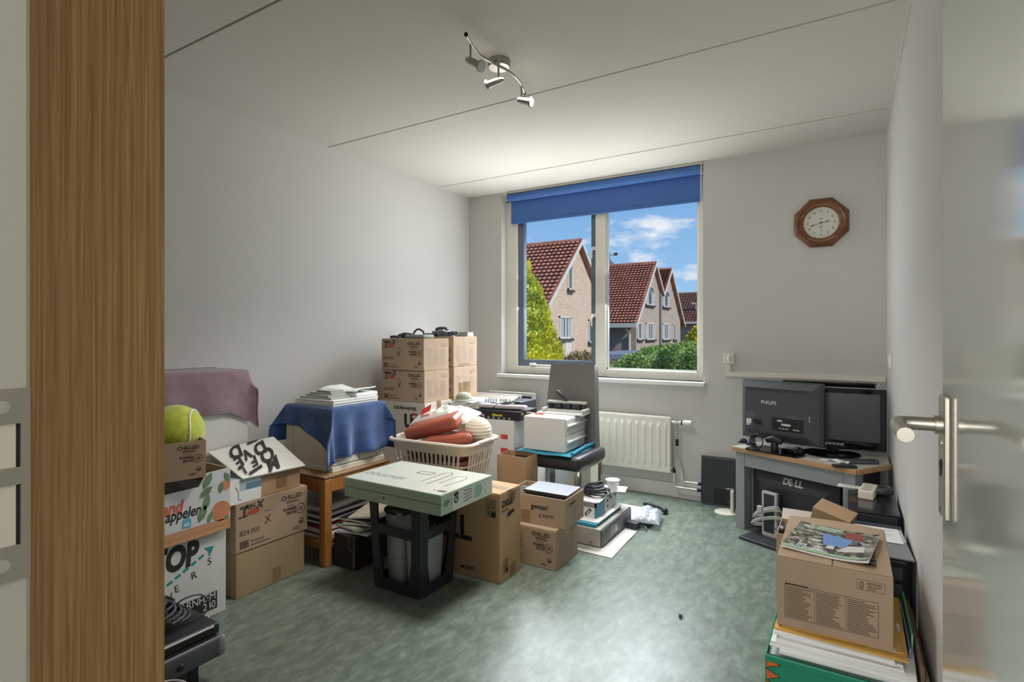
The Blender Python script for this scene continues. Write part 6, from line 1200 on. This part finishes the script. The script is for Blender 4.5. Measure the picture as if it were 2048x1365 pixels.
obj('shelf', MB().box(-a + .03, a - .045, -c + .03, c - .03, .10, .115, .002), M_stool, stl)
for qx in (-1, 1): obj('stretcher', MB().box(qx * (a - .024) - .01, qx * (a - .024) + .01, -c + .048, c - .048, .085, .10), M_stool, stl)
for qy in (-1, 1): obj('stretcher', MB().box(-a + .048, a - .048, qy * (c - .024) - .01, qy * (c - .024) + .01, .085, .115), M_stool, stl)
M_cane = mat('cane_brown', (.10, .055, .03), .6); M_cane2 = mat('cane_tan', (.42, .27, .15), .6)
obj('seat_frame', MB().box(-a, a, -c, c, SZ - .012, SZ - .004, .003), M_cane, stl); wv = MB()
for k in range(46): y = -c + .006 + k * (2 * c - .012) / 45; wv.box(-a + .004, a - .004, y - .0022, y + .0022, SZ - .004, SZ - .0016)
for k in range(46): x = -a + .006 + k * (2 * a - .012) / 45; wv.box(x - .0022, x + .0022, -c + .004, c - .004, SZ - .0026, SZ - .0002)
obj('cane_weave', wv, M_cane2, stl, kind='stuff')
bx0, bx1, by0, by1, bz1 = -2.775, -2.385, 2.045, 2.43, .822
db_ = thing('document_box', 'cream storage box with drawers on the cane stool, under the blue towel', 'storage box', ((bx0 + bx1) / 2, (by0 + by1) / 2, SZ)); a, c, h_ = (bx1 - bx0) / 2, (by1 - by0) / 2, bz1 - SZ; M_dbx = mat('box_cream', (.66, .60, .46), .5)
obj('base_tray', MB().box(-a - .004, a + .006, -c - .004, c + .004, 0, .03, .003), M_cream, db_); obj('body', MB().box(-a, a - .01, -c, c, .03, h_, .003), M_dbx, db_)
for k in range(2): d2 = obj('drawer', MB().box(a - .01, a, -c + .006 + k * c, -.003 + k * c, .036, .13, .002), M_wplastic, db_); obj('label_slot', MB().box(a, a + .002, -c + .05 + k * c, -.05 + k * c, .07, .10), M_paper, d2)
for x in (-a + .06, a - .07): obj('corner_rib', MB().box(x, x + .006, -c - .003, -c, .03, h_), M_dbx, db_)
M_tblue = mat('towel_blue', (.022, .065, .20), .9, var=.25, vscale=16, bump=.35, bscale=300, sheen=.35); M_them = mat('towel_blue_hem', (.018, .05, .16), .9)
def tedge(s, t):
    if t < by0:
        k = max(0, min(1, (s - (bx0 + .02)) / (bx1 - bx0 - .02))); t = by0 - (by0 - t) * (.42 + .58 * k ** 2.2) if s < bx1 else t
    return s, t
cloth('towel', 'dark blue towel draped over the box on the stool', 'towel', drape(bx0, bx1, by0, by1, bz1, .20, .265, .25, .10, fx=30, fy=22, amp=.13, flare=.42, edge=tedge), M_tblue, 84, 84, hem=M_them)
zt_ = bz1 + .0065
def stack(name, label, x0, x1, y0, y1, z, t_, m, rz=0, cover=None, bend=0):
    d_ = thing(name, label, 'paper', ((x0 + x1) / 2, (y0 + y1) / 2, z), R(rz)); a, c = (x1 - x0) / 2, (y1 - y0) / 2; n_ = max(1, int(t_ / .006))
    for k in range(n_): r_ = random.Random(k + hash(label) % 97 if False else k + len(label)); o1, o2 = r_.uniform(-.004, .004), r_.uniform(-.004, .004); obj('sheaf', MB().box(-a + o1, a + o1, -c + o2, c + o2, k * t_ / n_, (k + 1) * t_ / n_ - .0006, .0008), m, d_)
    if cover: obj('cover', MB().box(-a, a, -c, c, t_ - .0005, t_ + .0008), cover, d_)
    return d_
stack('paper_stack', 'thick ream of white paper lowest on the blue towel', -2.72, -2.405, 2.065, 2.405, zt_, .034, M_paper, 1)
stack('paper_stack', 'white loose papers behind the grey booklets on the blue towel', -2.70, -2.42, 2.24, 2.415, zt_ + .0345, .022, M_paper, 3)
M_gg = mat('booklet_grey_green', (.33, .37, .31), .5)
for k in range(4): stack('booklet', ('lowest grey-green booklet', 'second grey-green booklet', 'third grey-green booklet', 'topmost grey-green booklet')[k] + ' on the ream of white paper', -2.69 + k * .03, -2.44 - k * .012, 2.075 + k * .012, 2.215 - k * .004, zt_ + .0345 + k * .0115, .0105, M_gg, (3, -4, 5, -2)[k], M_lgrey)
d_ = thing('paper_bag', 'bent white sheets on top of the papers over the blue towel', 'paper', (-2.56, 2.29, zt_ + .057), R(3)); obj('sheets', MB().sheet(lambda u, v: (-.14 + u * .28, -.06 + v * .17, .006 + .022 * abs(u - .5) * 2 * (.4 + v) + .006 * math.sin(v * 5)), 20, 12, .006), M_paper, d_, True); obj('clip', MB().box(-.02, .015, -.066, -.05, .0, .016, .002), M_mgrey, d_)
# black carton and magazines beside and under the stool
bb = Carton('black_carton', 'black cardboard box with worn brown edges on the floor beside the stool', -2.328, -2.171, 2.009, 2.37, 0, .176, mat('black_cardboard', (.018, .017, .016), .7, bump=.1, bscale=60), tape=False, flaps=False)
b = MB(); b.line(bb.front, [(bb.w - .005, .0), (bb.w - .005, bb.h)], .003); b.line(bb.front, [(bb.w - .045, bb.h), (bb.w - .048, .11), (bb.w - .012, .10), (bb.w - .012, .0)], .0025); b.line(bb.front, [(.01, bb.h - .002), (bb.w - .05, bb.h - .002)], .002); bb.put(b, M_kraft, 'worn_edge')
zb_ = .1765; M_mgr = mat('magazine_green', (.13, .20, .06), .35, col2=(.50, .54, .48), vscale=11, detail=6); M_mbl = mat('magazine_blue_grey', (.16, .20, .26), .35, col2=(.52, .56, .60), vscale=9, detail=6); M_mbe = mat('magazine_beige', (.42, .38, .28), .4, col2=(.58, .54, .44), vscale=14)
for k, (m_, x, y, rz_, ti, lb__) in enumerate(((M_mbl, -2.245, 2.16, 12, 2, 'blue-grey magazine lowest on the black box'), (M_mgr, -2.25, 2.17, -8, 3, 'green garden magazine on the black box'), (M_mbe, -2.245, 2.20, 16, 3, 'beige magazine third up on the black box'), (M_blackm, -2.26, 2.20, 4, 2, 'black folder near the top of the magazine pile'), (M_mbe, -2.235, 2.22, 22, 4, 'beige newspaper topmost on the black box'))):
    d_ = thing('magazine', lb__, 'magazine', (x, y, zb_ + .008), rot=(R(0), R(-ti * .3), R(rz_))); obj('pages', MB().sheet(lambda u, v: ((u - .5) * .20, (v - .5) * .27, .004 * math.sin(u * 3.1)), 8, 6, .008), M_paper, d_, True); obj('cover', MB().sheet(lambda u, v: ((u - .5) * .20, (v - .5) * .27, .0008 + .004 * math.sin(u * 3.1)), 8, 6, .0006), m_, d_, True); zb_ += .0165
for k, (z, t_, m_, lb__) in enumerate(((.1155, .022, M_paper, 'white pad on the stool shelf'), (.138, .05, mat('folder_dark_red', (.22, .012, .014), .4), 'dark red folder on the stool shelf'), (.1885, .03, M_blackm, 'black binder on the red folder under the stool'), (.219, .035, M_dgrey, 'dark grey laptop sleeve under the stool seat'), (.2545, .04, M_mbl, 'blue-grey bundle topmost under the stool seat'))):
    d_ = thing('folder', lb__, 'folder', (-2.575, 2.19, z), R((1, -2, 2, -1, 3)[k])); obj('cover', MB().box(-.165, .150, -.185, .185, 0, t_, .004), m_, d_); obj('pages', MB().box(-.16, .1505, -.1855, .18, t_ * .25, t_ * .7), M_paper, d_)
# rear fries cartons and the UTS moving carton
ut = Carton('moving_carton', 'tall white UTS moving carton under the front fries cartons', -2.845, -2.435, 2.872, 3.17, 0, .757, M_kraftg)
b = MB(); b.text('EUROPEAN MOVERS', ut.front, .335, .705, .030, 'r', bold=.04, sx=.75); b.text('U', ut.front, .225, .585, .125, 'l', bold=.06, sx=.9); b.text('S', ut.front, .345, .585, .125, 'l', bold=.06, sx=.75); ut.put(b, M_ink, 'lettering'); b = MB(); b.rect(ut.front, .295, .575, .345, .685); ut.put(b, mat('print_uts_red', (.45, .06, .05), .6), 'red_block'); b = MB(); b.text('T', lambda u, v: (-ut.w / 2 + u, -ut.d / 2 - .0014, v), .298, .590, .11, bold=.04, sx=.65); ut.put(b, M_kraftg, 'cutout_letter')
for (y0, y1, z0, z1, lb__) in ((2.878, 3.15, .758, .977, 'lower front fries carton on the UTS moving carton'), (2.872, 3.146, .9775, 1.196, 'upper front fries carton, a bag and belt on it'), (3.205, 3.50, .769, .989, 'lower rear fries carton in the corner'), (3.20, 3.498, .9895, 1.209, 'upper rear fries carton with electronics on it')):
    fc = Carton('fries_carton', lb__, -2.835, -2.445, y0, y1, z0, z1, M_kraft, group='stacked fries cartons in the corner', tape=True, tape_m=M_kraft); chilled(fc, fc.front, fc.w, fc.h); ingredient(fc, fc.right, fc.d, fc.h)
    if 'rear' in lb__: b = MB(); b.rect(fc.right, .06, .0 if 'upper' in lb__ else .02, .20, .022 if 'upper' in lb__ else .10); fc.put(b, M_tape, 'tape_patch')
zt_ = 1.1968; M_brn = mat('brown_leather', (.06, .035, .035), .4); M_sage = mat('sage_canvas', (.25, .30, .27), .85)
d_ = thing('bag', 'brown and sage handbag with an arched handle on the front fries cartons', 'bag', (-2.68, 3.02, zt_)); obj('body', MB().box(-.02, .16, -.06, .06, 0, .028, .012, 3), M_sage, d_, True); obj('pouch', MB().tube([(-.11, -.02, .017), (-.06, -.01, .022), (0, 0, .019)], [.014, .022, .017], 10), M_brn, d_, True); obj('handle', MB().tube(smoothpath([(-.02, .03, .015), (.0, .03, .05), (.035, .03, .066), (.075, .03, .05), (.09, .03, .02)]), .007, 8), M_dark, d_, True)
d_ = thing('leather_belt', 'rolled dark brown leather strap on the front fries cartons', 'strap', (-2.765, 2.93, zt_)); obj('roll', MB().tube(smoothpath([(-.04, 0, .010), (-.01, .01, .012), (.03, .005, .010)]), .010, 8), M_brn, d_, True); obj('buckle', MB().box(.03, .05, -.005, .015, .002, .014, .002), M_dark, d_)
zt_ = 1.2098
d_ = thing('set_top_box', 'flat dark set-top box on the rear fries cartons', 'device', (-2.66, 3.33, zt_)); obj('case', MB().box(-.10, .04, -.09, .09, 0, .024, .003), M_dark, d_); obj('front', MB().box(-.095, .035, -.092, -.09, .003, .021), M_black, d_)
d_ = thing('desk_phone', 'grey desk phone lying on the set-top box', 'phone', (-2.655, 3.33, zt_ + .0245), R(10)); obj('base', MB().box(-.06, .06, -.05, .05, 0, .018, .006), M_mgrey, d_); obj('handset', MB().tube(smoothpath([(-.05, 0, .022), (-.03, 0, .036), (.03, 0, .036), (.05, 0, .022)]), .012, 8), M_dgrey, d_, True); obj('display', MB().box(.0, .04, -.052, -.03, .018, .028), M_lgrey, d_)
d_ = thing('cable_bundle', 'black cable bundle beside the desk phone on the rear cartons', 'cable', (-2.545, 3.32, zt_)); cm = MB(); coil(cm, (0, 0, 0), .038, 6, .004, .7, zj=.010); obj('wire', cm, M_dark, d_, True); obj('tie', MB().box(-.005, .005, -.05, -.03, .0, .03), M_black, d_)
d_ = thing('grey_case', 'small grey plastic case at the window end of the rear cartons', 'case', (-2.515, 3.44, zt_)); obj('shell', MB().box(-.06, .05, -.035, .04, 0, .026, .004), M_lgrey, d_); obj('lid', MB().box(-.06, .05, -.035, .04, .026, .032, .003), M_mgrey, d_)
# magazines between the stacks and the handsets
mx_ = Carton('cardboard_box', 'brown carton carrying the white magazines beside the rear stack', -2.428, -2.285, 3.12, 3.52, 0, .715, M_kraft2)
for k in range(3): stack('magazine', ('lowest white magazine', 'middle white magazine', 'topmost white magazine with grey print')[k] + ' beside the rear fries cartons', -2.43 + .01 * k, -2.29 + .012 * k, 3.13, 3.40, .7158 + k * .0135, .0125, M_paper, (4, -6, 8)[k], M_lgrey if k == 2 else None)
d_ = thing('felt_cap', 'grey-green felt cap on the white magazines beside the rear cartons', 'cap', (-2.35, 3.20, .7572)); M_cap = mat('cap_felt', (.28, .29, .22), .9)
obj('crown', MB().lathe([(.058, 0), (.058, .02), (.045, .042), (.02, .052), (.001, .053)], n=24), M_cap, d_, True); obj('brim', MB().lathe([(.056, 0), (.075, .0), (.076, .004), (.056, .005)], (.012, -.01, 0), 24), M_cap, d_, True)
# printer with cables in the near corner
pr = thing('printer', 'dark grey printer on a low walnut stand near the bookcase', 'printer', (-2.09, .92, .088)); 
obj('lower_body', MB().box(-.16, .20, -.23, .225, 0, .075, .012, 3), M_dgrey, pr, True); obj('end_cap', MB().box(-.12, .202, .195, .23, .004, .072, .012, 3), M_mgrey, pr, True); obj('lid', MB().box(-.17, .185, -.23, .215, .078, .118, .010, 3), M_black, pr, True); obj('tray_gap', MB().box(-.15, .19, -.225, .20, .073, .08), M_blackm, pr); obj('lid_trim', MB().tube(smoothpath([(.186, -.22, .112), (.188, .14, .113), (.18, .19, .112), (.10, .217, .112)]), .0035, 6), M_lgrey, pr, True); obj('button', MB().lathe([(.001, .2065), (.008, .2065), (.012, .203), (.012, .198)], (0, .07, .032), 16, 'x'), M_black, pr)
ws_ = thing('low_stand', 'low dark walnut stand under the printer', 'stand', (-2.09, .88, 0)); obj('top_board', MB().box(-.15, .155, -.2, .20, .07, .087, .002), M_dwood, ws_); obj('front_board', MB().box(.135, .15, -.19, .17, .01, .07), M_dwood, ws_)
for a, b in ((-.13, -.18), (.14, -.18), (-.13, .18), (.14, .18)): obj('foot', MB().box(a - .015, a + .015, b - .015, b + .015, 0, .07, .002), M_black, ws_)
d_ = thing('cable_tangle', 'tangle of black and grey cables heaped on the printer', 'cable', (-2.04, 1.00, .2065)); cm = MB(); cg = MB()
for k in range(5): coil(cm if k % 2 else cg, (random.uniform(-.04, .04), random.uniform(-.05, .05), .014 * k), .055 + .012 * (k % 3), 3, .0045, k * 1.7, zj=.014)
obj('black_wire', cm, M_black, d_, True); obj('grey_wire', cg, M_dgrey, d_, True); obj('loop', MB().tube(smoothpath([(.02, .0, .03), (.02, .06, .075), (.03, .13, .07), (.05, .14, .02), (.06, .08, .006), (.04, .0, .01)]), .003, 6), M_black, d_, True); obj('plug', MB().box(-.02, .03, -.06, -.02, .07, .095, .006), M_black, d_)
d_ = thing('plastic_bucket', 'small round grey bucket beside the printer stand', 'bucket', (-1.80, .885, 0)); obj('pail', MB().lathe([(.001, 0), (.055, 0), (.07, .12), (.066, .12), (.052, .005), (.001, .005)], n=28), M_mgrey, d_, True); obj('rim', MB().tube([(.07 * math.cos(2 * math.pi * k / 28), .07 * math.sin(2 * math.pi * k / 28), .12) for k in range(28)], .004, 6, closed=True), M_lgrey, d_, True)
# pebble-sized dark fluff on the linoleum
q = P(1361, 1236, z=0); d_ = thing('fluff_ball', 'tiny dark lump of fluff lying on the linoleum', 'lint', (q.x, q.y, 0)); obj('lump', MB().grid(lambda u, v: ((.009 + .003 * noise.noise(Vector((u * 6, v * 6, 1)))) * math.cos(6.283 * u) * math.sin(math.pi * max(.03, min(.97, v))), .009 * math.sin(6.283 * u) * math.sin(math.pi * max(.03, min(.97, v))), .008 - .008 * math.cos(math.pi * v)), 12, 8, True), M_dgrey, d_, True); obj('thread', MB().tube([(0, 0, .006), (.014, .004, .004), (.02, -.006, .002)], .0012, 5), M_mgrey, d_)

for o_ in bpy.data.objects:                      # fine flat print stays one joined piece
    if o_.parent and o_.name.split('.')[0] in ('print', 'fine_print', 'barcode', 'handling_symbols', 'symbol_marks', 'device_pictures', 'zigzag', 'zigzag_outline', 'numerals', 'cover_lettering'): o_['kind'] = 'stuff'
